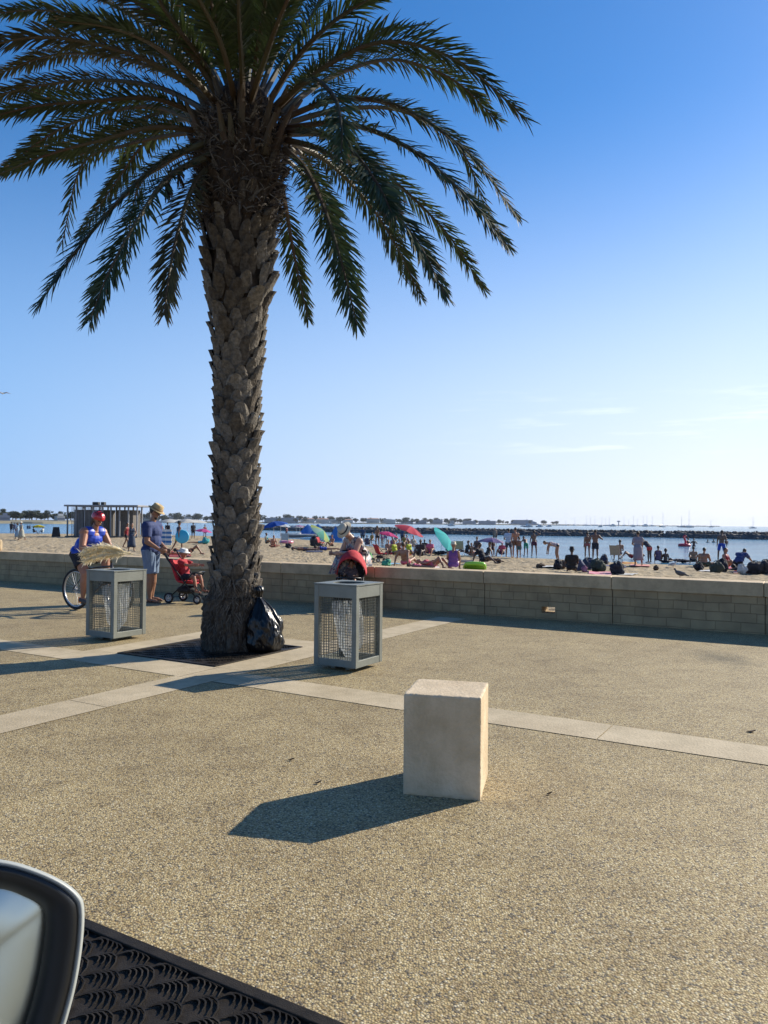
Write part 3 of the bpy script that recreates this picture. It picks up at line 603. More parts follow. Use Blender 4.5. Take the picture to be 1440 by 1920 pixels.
def bin_place(t, fx, fy):   # front corner column/row
    p = G(fx, fy, BZ0); c_ = p + (V - U) * 0 + (-U * BW / 2) * 1 + V * BW / 2
    t.location = (c_.x, c_.y, 0); t.rotation_euler = (0, 0, UA)
bin_place(bin1, 667, 1254.5)
bin2 = copy_tree(bin1); bin2['label'] = 'grey mesh litter bin with clear liner, in front of the cyclist'; bin_place(bin2, 212.5, 1197.8); bin2.rotation_euler.z = UA
# rotate the second bin's liner so that the copies are not twins
for ch in bin2.children:
    if ch.name.startswith('liner'): ch.rotation_euler.z = 2.1
# ---- stone cube
cub = MB(); c0 = G(901, 1502); e1 = G(756, 1489) - c0; ang = atan2(-e1.y, -e1.x); cw = .43; ch_ = .556
cub.box((0, 0, ch_ / 2), (cw, cw, ch_))
CUBE = mat('cut_limestone', (.52, .40, .25), .6, col2=(.64, .52, .355), vscale=3.2, stain=.17, sscale=7, bump=.3, bscale=55, spec=.35)
q = Vector((cos(ang), sin(ang), 0)); qq = Vector((-q.y, q.x, 0)); cc = c0 - q * cw / 2 + qq * cw / 2
cb = cub.build('stone_cube_bollard', CUBE, None, loc=(cc.x, cc.y, 0))
bm = bmesh.new(); bm.from_mesh(cb.data); bmesh.ops.subdivide_edges(bm, edges=bm.edges[:], cuts=47, use_grid_fill=True)
for v in bm.verts:
    d_ = [cw / 2 - abs(v.co.x), cw / 2 - abs(v.co.y), min(v.co.z, ch_ - v.co.z)]; ne = sum(x < .001 for x in d_); nr = sorted(d_)[1]
    if nr < .011:
        k_ = .0022 + .005 * max(0, noise.noise(v.co * 16 + Vector((3, 1, 7))) - .12) + .004 * max(0, noise.noise(v.co * 60)); k_ *= (1 - nr / .011)
        for ax, hf in ((0, cw / 2), (1, cw / 2)):
            if hf - abs(v.co[ax]) < .011: v.co[ax] -= math.copysign(k_, v.co[ax])
        if v.co.z > ch_ - .011: v.co.z -= k_
bm.to_mesh(cb.data); bm.free(); cb.rotation_euler = (0, 0, ang)
tag(cb, 'smooth beige limestone block standing alone on the pebbled paving', 'stone block')
# ---- rubbish bag
b = MB(); bp_ = G(494, 1222); R = random.Random(9)
prof = [(.0, 0.02), (.14, .006), (.2, .03), (.228, .10), (.232, .20), (.215, .31), (.18, .41), (.13, .50), (.085, .56), (.05, .60), (.034, .625), (.05, .66), (.075, .70), (.06, .745), (.02, .76)]
pp = crom([(r, 0, z) for r, z in prof], 70)
def fb(u, v):
    i = min(int(v * 70), 69); f = v * 70 - i; w = pp[i].lerp(pp[i + 1], f); a = u * 2 * pi; r, z = w.x, w.z; s = min(1, z / .12)
    fold = .1 * sin(a * 7 + z * 6 + 2 * noise.noise(Vector((a, z * 3, 1)))) * min(1, max(0, (z - .3) / .25)) + .06 * sin(a * 13 - z * 5) * min(1, max(0, (z - .25) / .3))
    n1 = .16 * noise.noise(Vector((cos(a) * 2, sin(a) * 2, z * 7))) ; n2 = -.11 * abs(noise.noise(Vector((cos(a) * 5 + z * 4, sin(a) * 5, z * 10)))) ; n3 = -.05 * abs(noise.noise(Vector((cos(a) * 11, sin(a) * 11 + z * 9, z * 18))))
    r = r * (1 + fold + (n1 + n2 + n3) * s); k = z / .76
    return Vector((r * cos(a) * 1.0 - .1 * k * k, r * sin(a) * .92 + .03 * k, z))
b.grid(fb, 220, 150, closeu=True)
bag = b.build('rubbish_bag', mat('black_polythene', (.006, .006, .007), .28, bump=.3, bscale=12, spec=.42), None, smooth=True, loc=(bp_.x, bp_.y + .05, 0))
tag(bag, 'full black rubbish bag leaning against the foot of the palm', 'rubbish bag')
# ---- pale block at the left edge on the wall
q = at(-22, 1031, G(0, 1088).y + .2); bb = MB(); bb.box((0, 0, .1), (.62, .4, .3)); pb = bb.build('stone_block', COP, None, bevel=.06, loc=(q.x, q.y, .735)); pb.location.z = .718 + .05; pb.rotation_euler = (0, 0, atan2(WD.y, WD.x))
tag(pb, 'pale rounded stone block on top of the wall at the left edge', 'stone block')
# ---- leaves / litter bits on the paving
LM = mat('dry_leaf', (.08, .05, .03), .8)
for px, py, s, lb in ((1408, 1373, .035, 'small dark scrap lying near the pale band at right'), (546, 1426, .02, 'tiny brown leaf on the pebbles left of the stone cube'), (596, 1470, .018, 'tiny brown leaf nearest the cube shadow'), (1030, 1490, .015, 'tiny brown leaf right of the stone cube')):
    p = G(px, py); b = MB(); b.add([(-s, 0, .008), (0, -s * .5, .012), (s, 0, .02), (.2 * s, s * .5, .01), (-s, 0, .004), (0, -s * .5, .006), (s, 0, .012), (.2 * s, s * .5, .004)], [(0, 1, 2, 3), (7, 6, 5, 4), (0, 4, 5, 1), (1, 5, 6, 2), (2, 6, 7, 3), (3, 7, 4, 0)])
    tag(b.build('dead_leaf', LM, loc=(p.x, p.y, 0)), lb, 'leaf')
# ---- car with its wing mirror (we look out past it)
car = thing('parked_car', 'car whose wing mirror fills the bottom left corner of the photo', 'car', (-.2, -.4, 0))
BODY = mat('silver_car_paint', (.42, .43, .44), .25, metal=.7, coat=.8); BLK = mat('black_plastic', (.012, .013, .014), .38, spec=.4)
b = MB(); 
def doorf(u, v):   # lower door skin, y towards the pavement
    z = .28 + u * .78; y = .50 + .10 * sin(min(1, u * 1.15) * pi) - .05 * u; return Vector((-1.1 + v * 2.3, y, z))
b.grid(doorf, 16, 8); b.grid(lambda u, v: doorf(1 - u, v) - Vector((0, .08, 0)), 16, 8); b.box((.05, .47, .27), (2.3, .12, .02)); b.build('door_panel', BODY, car, smooth=True)
b = MB(); b.box((.05, .42, 1.05), (2.3, .12, .03)); b.build('window_sill', BLK, car, bevel=.01)
outer = [(-280, 1700), (-200, 1630), (-100, 1604), (0, 1611), (60, 1626), (115, 1650), (148, 1676), (158, 1702), (156, 1760), (146, 1830), (132, 1890), (112, 1950), (75, 2010), (0, 2050), (-120, 2070), (-240, 2040), (-300, 1920), (-305, 1800)]
def md(px): return .50 + (px - 0) * .00012
def shr(pts, k, dx=0, dy=0):
    cx = sum(p[0] for p in pts) / len(pts); cy = sum(p[1] for p in pts) / len(pts); return [((x - cx) * k + cx + dx, (y - cy) * k + cy + dy) for x, y in pts]
def ring(pts, off): return [at(x, y, md(x) + off) - Vector(car.location) for x, y in pts]
def smoothl(pts, n=72):
    c_ = crom([(x, y, 0) for x, y in pts[-2:] + pts + pts[:3]], n * (len(pts) + 4) // len(pts)); L = len(pts); k = n * (L + 4) // L
    out = []
    for i in range(n):
        f = (2 + i / n * L) / (L + 4); q = f * k; j = int(q); w = c_[j].lerp(c_[min(j + 1, k)], q - j); out.append((w.x, w.y))
    return out
os_ = smoothl(outer); gl = [(-230, 1740), (-170, 1700), (-80, 1668), (0, 1671), (45, 1686), (74, 1704), (81, 1728), (78, 1770), (66, 1840), (48, 1905), (25, 1960), (-20, 1995), (-120, 2010), (-210, 1985), (-250, 1900), (-252, 1810)]
gs = shr(smoothl(gl), 1.03)
def loft(b, rings, mi=0, cap0=False, cap1=False):
    n = len(rings[0]); vs = [v for r in rings for v in r]; fs = [(i * n + j, i * n + (j + 1) % n, (i + 1) * n + (j + 1) % n, (i + 1) * n + j) for i in range(len(rings) - 1) for j in range(n)]
    if cap0: fs.append(tuple(range(n)))
    if cap1: fs.append(tuple((len(rings) - 1) * n + j for j in range(n)))
    b.add(vs, fs, mi)
mir = MB(); 
loft(mir, [ring(shr(os_, .93), .001), ring(shr(os_, .965), -.003), ring(shr(os_, .99), .002), ring(os_, .010), ring(shr(os_, 1.0), .022), ring(shr(os_, .98), .06), ring(shr(os_, .85), .10), ring(shr(os_, .55), .125), ring(shr(os_, .2), .13)], cap1=True)
ms_ = mir.build('mirror_shell', mat('pale_car_paint', (.30, .32, .31), .45), car, smooth=True)
bz = MB(); 
def mix2(a, b_, f): return [((1 - f) * x + f * u, (1 - f) * y + f * v) for (x, y), (u, v) in zip(a, b_)]
i_ = shr(os_, .932)
loft(bz, [ring(i_, .012), ring(i_, -.003), ring(mix2(i_, gs, .3), -.004), ring(mix2(i_, gs, .75), .002), ring(gs, .008), ring(gs, .02)])
bz.build('mirror_bezel', BLK, ms_, smooth=True)
gm = MB(); cgx = sum(p[0] for p in gs) / len(gs); cgy = sum(p[1] for p in gs) / len(gs)
def gring(k): return [at(x, y, md(x) + .012 - .010 * (1 - k * k)) - Vector(car.location) for x, y in shr(gs, k)]
loft(gm, [gring(1.0), gring(.8), gring(.6), gring(.4), gring(.2), gring(.02)], cap1=True)
gl_ = gm.build('mirror_glass', mat('mirror_silvering', (.50, .56, .54), .28, metal=1), ms_, smooth=True)
b = MB(); a_ = at(-150, 2060, .58) - Vector(car.location); b.tube([a_ + Vector((0, 0, .03)), a_ + Vector((.03, -.03, -.05)), Vector((a_.x + .05, .46, 1.0))], [.03, .035, .045], 12); b.build('mirror_arm', BLK, car, smooth=True)
# ============================================================ PEOPLE
def remesh(mb, name, m, parent, vox, sm=2, smooth=True):
    o = mb.build(name, m, parent)
    r = o.modifiers.new('r', 'REMESH'); r.mode = 'VOXEL'; r.voxel_size = vox; r.use_smooth_shade = True
    if sm:
        s = o.modifiers.new('s', 'SMOOTH'); s.factor = .5; s.iterations = sm
    dg = bpy.context.evaluated_depsgraph_get(); dg.update()
    me = bpy.data.meshes.new_from_object(o.evaluated_get(dg)); old = o.data; o.modifiers.clear(); o.data = me; bpy.data.meshes.remove(old); me.name = name
    return o
def n3(v): return Vector(v).normalized()
def basis(z, xhint):
    z = z.normalized(); x = xhint - z * xhint.dot(z)
    x = x.normalized() if x.length > 1e-4 else z.orthogonal().normalized(); y = z.cross(x); return Matrix((x, y, z)).transposed()
SK = {'tan': (.27, .135, .08), 'brown': (.19, .09, .052), 'fair': (.40, .235, .165), 'red': (.33, .15, .09), 'dark': (.09, .048, .033)}
def skin(k): return mat('skin_' + k, SK[k], .5, var=.08, vscale=9)
def cloth(col, nm='cloth'): return mat(nm + '_%02d%02d%02d' % tuple(int(c * 99) for c in col), col, .85, var=.14, vscale=14, bump=.35, bscale=22)
def pose(**k):
    p = dict(torso=(0, 0, 1), right=(1, 0, 0), head=(0, .05, 1), face=(0, 1, 0), ur=(.12, 0, -1), lr=(.08, .15, -1), ul=(-.12, 0, -1), ll=(-.08, .15, -1),
             tr=(.05, 0, -1), sr=(.03, -.03, -1), tl=(-.05, 0, -1), sl=(-.03, -.03, -1), fr=(.15, 1, -.05), fl=(-.15, 1, -.05), hr=None, hl=None)
    p.update(k); return p
POSES = {
 'stand': pose(), 'stand2': pose(ul=(-.35, .1, -1), ll=(.35, .5, -.3), tr=(.14, .1, -1), sr=(.1, -.1, -1)),
 'akimbo': pose(ur=(.75, -.1, -.65), lr=(-.7, .3, .3), ul=(-.7, -.1, -.7), ll=(.75, .3, .1)),
 'handhead': pose(ur=(.9, .2, .35), lr=(-.8, .1, .5), ul=(-.25, .1, -1), ll=(-.1, .3, -1), tr=(.15, .1, -1)),
 'walk': pose(torso=(0, .08, 1), tr=(.05, .42, -1), sr=(.02, .05, -1), tl=(-.05, -.3, -1), sl=(-.02, -.55, -1), ur=(.12, -.35, -1), lr=(.06, .05, -1), ul=(-.12, .35, -1), ll=(-.06, .7, -1)),
 'lookdown': pose(torso=(0, .06, 1), head=(0, .45, 1), face=(0, 1, -.7), ur=(.22, .15, -1), ul=(-.22, .15, -1), tr=(.12, .1, -1), tl=(-.16, -.1, -1)),
 'bend': pose(torso=(0, 1, .25), head=(0, 1, .1), face=(0, .6, -1), ur=(.1, .25, -1), lr=(.05, .1, -1), ul=(-.1, .25, -1), ll=(-.05, .1, -1), tr=(.1, .15, -1), sr=(.05, -.2, -1), tl=(-.1, .05, -1), sl=(-.05, -.2, -1)),
 'stoop': pose(torso=(0, .75, .8), head=(0, .9, .5), face=(0, 1, -.8), ur=(.1, .9, -.7), lr=(0, .8, -.5), ul=(-.1, .9, -.7), ll=(0, .9, -.4)),
 'sit': pose(torso=(0, -.12, 1), head=(0, .15, 1), ur=(.2, .45, -.8), lr=(-.1, .9, -.2), ul=(-.2, .45, -.8), ll=(.1, .9, -.2), tr=(.2, .85, .55), sr=(.02, .55, -.9), tl=(-.2, .85, .55), sl=(-.02, .55, -.9)),
 'sitback': pose(torso=(0, -.4, 1), head=(0, .1, 1), ur=(.3, -.45, -.9), lr=(.1, -.2, -1), ul=(-.3, -.45, -.9), ll=(-.1, -.2, -1), tr=(.12, 1, .35), sr=(.02, .9, -.55), tl=(-.15, 1, .06), sl=(-.05, 1, -.06)),
 'cross': pose(torso=(0, .18, 1), head=(0, .3, 1), face=(0, 1, -.3), ur=(.25, .35, -.9), lr=(-.3, .8, -.2), ul=(-.25, .35, -.9), ll=(.3, .8, -.2), tr=(.75, .75, .12), sr=(-.9, .35, -.15), tl=(-.75, .75, .12), sl=(.9, .3, -.15)),
 'chair': pose(torso=(0, -.25, 1), ur=(.2, .3, -.9), lr=(0, 1, -.1), ul=(-.2, .3, -.9), ll=(0, 1, -.1), tr=(.1, 1, .05), sr=(.02, .15, -1), tl=(-.1, 1, .05), sl=(-.02, .15, -1)),
 'lieback': pose(torso=(0, -1, .06), head=(0, -1, .12), face=(0, -.1, 1), ur=(.35, .9, -.05), lr=(.1, 1, .05), ul=(-.35, .9, -.05), ll=(-.1, 1, .05), tr=(.08, 1, 0), sr=(.05, 1, 0), tl=(-.08, 1, 0), sl=(-.05, 1, 0), fr=(.2, .3, 1), fl=(-.2, .3, 1)),
 'lieknee': pose(torso=(0, -1, .1), head=(0, -1, .2), face=(0, .1, 1), ur=(.35, .9, 0), lr=(-.2, .9, .4), ul=(-.35, .9, 0), ll=(.2, .9, .3), tr=(.08, .8, .75), sr=(.05, .6, -.95), tl=(-.08, .9, .6), sl=(-.05, .7, -.8)),
 'liefront': pose(torso=(0, 1, .1), head=(0, 1, .35), face=(.3, .6, -.5), right=(-1, 0, 0), ur=(-.6, .9, -.1), lr=(.7, .6, -.05), ul=(.6, .9, -.1), ll=(-.7, .6, -.05), tr=(-.08, -1, 0), sr=(-.03, -1, .03), tl=(.08, -1, 0), sl=(.03, -1, .03), fr=(0, -1, .1), fl=(0, -1, .1)),
}
def hand(b, w, d, palmn, near, curl=.5, sd=1):
    R3 = basis(d, palmn.cross(d)); x = R3.col[0]; n_ = palmn
    if not near:
        b.ell(w + d * .045, (.038, .018, .05), R3, 8, 6); b.capsule(w + d * .08, w + d * .15 + n_ * .02, .016, .012, 6); b.capsule(w + d * .03, w + d * .07 + x * .05, .013, .01, 6); return
    b.ell(w + d * .048, (.042, .017, .055), R3, 12, 8)
    for i, l in enumerate((.068, .078, .073, .056)):
        o = w + d * (.088 - abs(i - 1.3) * .004) + x * (-.031 + i * .021) ; dd = d; q = o; r_ = .0095
        for s_ in (.45, .32, .26):
            c_ = curl * 1.0; dd = (dd + n_ * c_ * (1.0)).normalized(); e_ = q + dd * l * s_; b.capsule(q, e_, r_, r_ * .92, 8); q = e_; r_ *= .92
    t0 = w + d * .03 - x * .035 * 1; t1 = t0 + (d * .7 - x * .8 + n_ * .3).normalized() * .04; t2 = t1 + (d + n_ * .7 * curl - x * .1).normalized() * .032
    b.capsule(w + d * .02, t0, .014, .0125, 8); b.capsule(t0, t1, .0125, .010, 8); b.capsule(t1, t2, .010, .0085, 8)
def person(label, p, loc_, rz, ht=1.7, sk='tan', hair=(.03, .02, .015), top=None, bottom=None, kind='m', near=False, build=1.0, hat=None, hairlen=0, group=None, name='person', kid=False, lift=0, extra=None, dress=None, sunk=0, curl=.45):
    p = dict(POSES[p]) if isinstance(p, str) else p
    g = lambda k: n3(p[k]); T = g('torso'); X = n3(p['right']); R3 = basis(T, X); F = R3.col[1] * 1.0
    fem = kind == 'f'; w = build; J = {}
    pel = Vector((0, 0, 0)); sh_w = (.175 if not fem else .155) * (.5 + .5 * w); hp_w = .095 if not fem else .10
    chest = pel + T * .30; nk = pel + T * .49; X2 = R3.col[0]
    if kid: sh_w *= .85
    head_s = 1.25 if kid else 1
    hd = g('head'); hc = nk + hd * (.155 + .04 * head_s); fc = g('face')
    for s, k in ((1, 'r'), (-1, 'l')):
        sh = pel + T * .435 + X2 * s * sh_w; J['s' + k] = sh; J['e' + k] = sh + g('u' + k) * .285; J['w' + k] = J['e' + k] + g('l' + k) * .25
        hp = pel + X2 * s * hp_w - T * .03; J['h' + k] = hp; J['k' + k] = hp + g('t' + k) * .42; J['a' + k] = J['k' + k] + g('s' + k) * .41
    b = MB()
    b.ell(pel + T * .02, (.155 * w, .112 * w, .125), R3); b.ell(pel + T * .16 + F * (.01 + .03 * (w - 1)), ((.132 if fem else .14) * w, .105 * w * (1 + .35 * (w - 1)), .15), R3); b.ell(pel + T * .335, ((.155 if fem else .17) * (.6 + .4 * w), .112 * w, .155), R3)
    b.capsule(J['sl'] * .98 + pel * .02, J['sr'], .062 * w, .062 * w); b.capsule(pel + T * .42, nk + T * .02, .085, .055)
    if fem:
        for s in (-1, 1): b.ell(pel + T * .33 + F * .09 + X2 * s * .068, (.062 * w, .055, .06), R3)
    b.capsule(nk - T * .02, nk + hd * .10, .055 * w ** .5, .052)
    HR = basis((hd - fc * hd.dot(fc)) if abs(hd.dot(fc)) < .98 else T, n3(hd.cross(fc)) * -1 if False else fc.cross(hd)); hx = HR.col[0]; up = HR.col[2]; s_ = head_s
    b.ell(hc + up * .02, (.074 * s_, .094 * s_, .098 * s_), HR, 18, 12); b.ell(hc - up * .055 + fc * .022, (.053 * s_, .062 * s_, .062 * s_), HR)
    b.capsule(hc - up * .0 + fc * .088 * s_, hc - up * .028 * s_ + fc * .104 * s_, .009, .014, 8)
    for s in (-1, 1): b.ell(hc + hx * s * .077 * s_, (.010, .02, .032), HR, 8, 6); 
    b.ell(hc - up * .065 * s_ + fc * .076 * s_, (.024, .012, .006), HR, 8, 6); b.ell(hc - up * .077 * s_ + fc * .074 * s_, (.022, .012, .007), HR, 8, 6)
    for k in 'rl':
        b.capsule(J['s' + k], J['e' + k], .052 * w, .039 * w); b.capsule(J['e' + k], J['w' + k], .040 * w, .026 * w ** .5)
        hd_ = n3(p['h' + k]) if p['h' + k] else g('l' + k); pn = -X2 if k == 'r' else X2
        pn = (pn - hd_ * pn.dot(hd_)); pn = pn.normalized() if pn.length > .1 else hd_.orthogonal().normalized()
        hand(b, J['w' + k], hd_, pn, near, curl)
        b.capsule(J['h' + k], J['k' + k], .083 * w, .052 * w); b.capsule(J['k' + k], J['k' + k].lerp(J['a' + k], .35), .05 * w, .053 * w); b.capsule(J['k' + k].lerp(J['a' + k], .3), J['a' + k], .053 * w, .034)
        ft = g('f' + k); a = J['a' + k]; dn = n3(p['s' + k]); dn = (dn - ft * dn.dot(ft)).normalized() if dn.cross(ft).length > .1 else Vector((0, 0, -1))
        b.capsule(a - ft * .03 + dn * .035, a + ft * .12 + dn * .045, .034, .032); b.capsule(a + ft * .1 + dn * .05, a + ft * .18 + dn * .055, .034, .02)
        J['f' + k] = a + dn * .075
    root = thing(name, label, 'person' if not kid else 'child', loc_, rz, group, ht / 1.72)
    vs = [Vector(v) for v in b.v]; zmin = min(v.z for v in vs); off = Vector((0, 0, -zmin + lift - sunk))
    b.v = [tuple(v + off) for v in vs]
    vox = .0065 if near else .017
    body = remesh(b, 'body', skin(sk), root, vox, 2 if not near else 3)
    def O(v): return Vector(v) + off
    if top or dress:
        c = MB(); g_ = .016
        c.ell(O(pel + T * .16 + F * .03 * (w - 1)), ((.145) * w + g_, .105 * w * (1 + .35 * (w - 1)) + g_, .17), R3); c.ell(O(pel + T * .325), (.168 * (.6 + .4 * w) + g_ * .6, .115 * w + g_, .15), R3)
        if fem:
            for s in (-1, 1): c.ell(O(pel + T * .33 + F * .09 + X2 * s * .068), (.062 * w + g_, .055 + g_, .06 + g_), R3)
        sty = (top or dress)[1] if isinstance((top or dress)[1], str) else 'tee'; col = (top or dress)[0]
        if sty == 'tee':
            c.ell(O(pel + T * .40), (sh_w * 1.0, .09 * w, .075), R3); c.ell(O(pel), (.16 * w + g_, .118 * w + g_, .12), R3)
            c.capsule(O(J['sl'] - T * .005), O(J['sr'] - T * .005), .064 * w + .014, .064 * w + .014); c.capsule(O(pel + T * .40), O(nk - T * .015), .105, .074)
            for k in 'rl': c.tube([O(J['s' + k] - g('u' + k) * .02), O(J['s' + k].lerp(J['e' + k], .35)), O(J['s' + k].lerp(J['e' + k], .72))], [.066 * w, .066 * w, .064 * w], 14)
        elif sty == 'tank':
            for s in (-1, 1): c.capsule(O(pel + T * .428 + X2 * s * .06 * w), O(pel + T * .43 + X2 * s * .09 * w), .064 * w + .014, .064 * w + .014); c.capsule(O(pel + T * .38 + X2 * s * .08 * w + F * .05), O(pel + T * .475 + X2 * s * .085), .06, .038); c.capsule(O(pel + T * .38 + X2 * s * .08 * w - F * .06), O(pel + T * .485 + X2 * s * .09 * w), .06, .038); c.capsule(O(pel + T * .40 + X2 * s * .08 * w + F * .02), O(pel + T * .485 + X2 * s * .09 * w), .06, .038)
            c.ell(O(pel), (.16 * w + g_, .118 * w + g_, .12), R3)
        remesh(c, 'dress' if dress else 'shirt', col if not isinstance(col, tuple) else cloth(col), root, .009 if near else .018, 2)
        if dress:
            hem = p.get('hem', .75); c = MB(); kk = [O(pel + T * .05)]; mid = (J['kl'] + J['kr']) / 2; am = (J['al'] + J['ar']) / 2
            sp_ = max(.17, (J['kl'] - J['kr']).length / 2 + .08)
            c.tube([O(pel + T * .12), O(pel - T * .05), O(mid), O(mid.lerp(am, hem - .2 if hem > .3 else .05))], [.15 * w, .185 * w, sp_ * 1.05, sp_ * 1.2], 24); 
            c.build('skirt', col if not isinstance(col, tuple) else cloth(col), root, smooth=True)
    if top and len(top) > 1 and top[1] == 'bikini': pass
    if bottom:
        col, ln = bottom; c = MB(); g_ = .014
        c.ell(O(pel + T * .0), (.158 * w + g_, .115 * w + g_, .10), R3)
        if ln > .1:
            for k in 'rl':
                q = J['h' + k]; e = J['k' + k]; c.tube([O(q + (q - e).normalized() * .03), O(q.lerp(e, ln * .5)), O(q.lerp(e, ln))], [.10 * w, (.096 - .016 * ln) * w + .004, (.098 - .034 * ln) * w + .014], 16)
        else:
            for k in 'rl': c.capsule(O(J['h' + k]), O(J['h' + k].lerp(J['k' + k], .08)), .088 * w, .086 * w)
        remesh(c, 'shorts' if ln > .1 else 'swim_trunks', col if not isinstance(col, tuple) else cloth(col), root, .009 if near else .018, 1)
    # hair
    c = MB(); k_ = s_
    if hair:
        hm = mat('hair_%02d%02d' % (int(hair[0] * 99), int(hair[1] * 99)), hair, .6, var=.25, vscale=30, bump=.6, bscale=60)
        c.ell(O(hc + up * .034 * k_ - fc * .018), (.081 * k_, .092 * k_, .094 * k_), HR, 16, 10)
        if hairlen: c.capsule(O(hc - fc * .06), O(hc - fc * .085 - up * hairlen), .07, .05)
        elif fem and not hat: c.ell(O(hc + up * .08 - fc * .09), (.04, .04, .04), HR)
        if kind == 'beard': c.ell(O(hc - up * .085 + fc * .045), (.046, .045, .035), HR)
        remesh(c, 'hair', hm, root, .008 if near else .015, 2)
    M4 = Matrix.Translation(O(hc)) @ HR.to_4x4()
    if hat:
        h = MB(); br = hat.get('brim', .06); hh = hat.get('h', .10); r0 = .096 * k_
        pr_ = [(r0 + br, .05 + hat.get('dip', .0)), (r0 + br, .055 + hat.get('dip', .0)), (r0 + .004, .066), (r0 * .98, .10), (r0 * .88, .06 + hh), (r0 * .6, .072 + hh), (.001, .066 + hh), (.001, .06 + hh), (r0 * .85, .05 + hh), (r0 - .006, .06), (r0 + br, .05 + hat.get('dip', .0))]
        h.lathe(pr_, 28, M4 @ Matrix.Rotation(radians(hat.get('tilt', -6)), 4, 'X'), fn=lambda r, z, a: (r * (1 + .12 * abs(sin(a))), z - .0)); ho = h.build('hat', mat('hat_straw_%d' % int(hat['col'][0] * 99), hat['col'], .85, bump=.6, bscale=120), root, smooth=True)
        if hat.get('band'):
            h = MB(); h.lathe([(r0 * 1.01 + .004, .066), (r0 * 1.0 + .005, .095), (r0 * .97, .097), (r0 * .98, .064)], 28, M4 @ Matrix.Rotation(radians(hat.get('tilt', -6)), 4, 'X'), fn=lambda r, z, a: (r * (1 + .12 * abs(sin(a))), z)); h.build('hat_band', cloth(hat['band']), ho, smooth=True)
    def glasses():
        h = MB()
        for s in (-1, 1):
            h.ell(O(hc + fc * .091 * k_ + up * .012 + hx * s * .034), (.029, .007, .021), HR, 12, 8); h.tube([O(hc + fc * .085 * k_ + up * .018 + hx * s * .06), O(hc + up * .016 + hx * s * .083)], .004, 6)
        h.tube([O(hc + fc * .099 * k_ + up * .018 - hx * .02), O(hc + fc * .099 * k_ + up * .018 + hx * .02)], .004, 6); h.build('sunglasses', mat('dark_lens', (.01, .01, .012), .12), root, smooth=True)
    if extra and 'glasses' in extra: glasses()
    elif near:
        for s in (-1, 1): h = MB(); h.ell(O(hc + fc * .086 * k_ + up * .005 + hx * s * .032), (.013, .007, .008), HR, 10, 6); h.build('eye', mat('eye', (.05, .04, .035), .2), root, smooth=True)
    J2 = {k: O(v) for k, v in J.items()}; J2['hc'] = O(hc); J2['pel'] = O(pel); J2['HR'] = HR; J2['T'] = T; J2['F'] = F; J2['up'] = up; J2['fc'] = fc; J2['nk'] = O(nk); J2['off'] = off
    return root, J2
def yaw_to(dx, dy): return atan2(-dx, dy)      # figures face local +Y
def wx(root, v): return Matrix.Translation(root.location) @ Matrix.Rotation(root.rotation_euler.z, 4, 'Z') @ Matrix.Scale(root.scale.x, 4) @ Vector(v)
# ------------------------------------------------------------ the man in the blue shirt
mp_ = G(282, 1129)
man, JM = person('man in blue shirt, denim shorts and straw trilby, holding the long handle of a pushchair', pose(torso=(0, .03, 1), head=(0, .30, 1), face=(-.1, 1, -.45), ur=(.10, .08, -1), lr=(-.14, .88, -.55), ul=(-.14, -.02, -1), ll=(.10, .80, -.65), tr=(.02, .10, -1), sr=(.02, .0, -1), tl=(-.1, -.05, -1), sl=(-.04, -.08, -1), hr=(-.2, .8, -.3), hl=(.2, .8, -.3)),
    (mp_.x, mp_.y, 0), yaw_to(.9, -.16), 1.76, 'tan', (.02, .015, .012), top=((.018, .035, .12), 'tee'), bottom=((.14, .20, .30), .95), kind='beard', near=True, build=1.3, hat=dict(col=(.46, .34, .17), brim=.05, h=.095, band=(.28, .17, .08)), extra=['glasses'], curl=.7)
for k in 'rl':
    b = MB(); ft = n3((.15 if k == 'r' else -.15, 1, -.05)); a = JM['a' + k]; b.box((0, 0, 0), (.095, .27, .022), Matrix.Translation(a + ft * .075 + Vector((0, 0, -.075))) @ Matrix.Rotation(atan2(-ft.x, ft.y), 4, 'Z')); b.tube([a + ft * .07 + Vector((-.05, 0, -.06)), a + ft * .07 + Vector((0, 0, -.012)), a + ft * .07 + Vector((.05, 0, -.06))], .012, 6)
    b.build('sandal', mat('brown_leather', (.06, .035, .02), .6), man, bevel=.006)
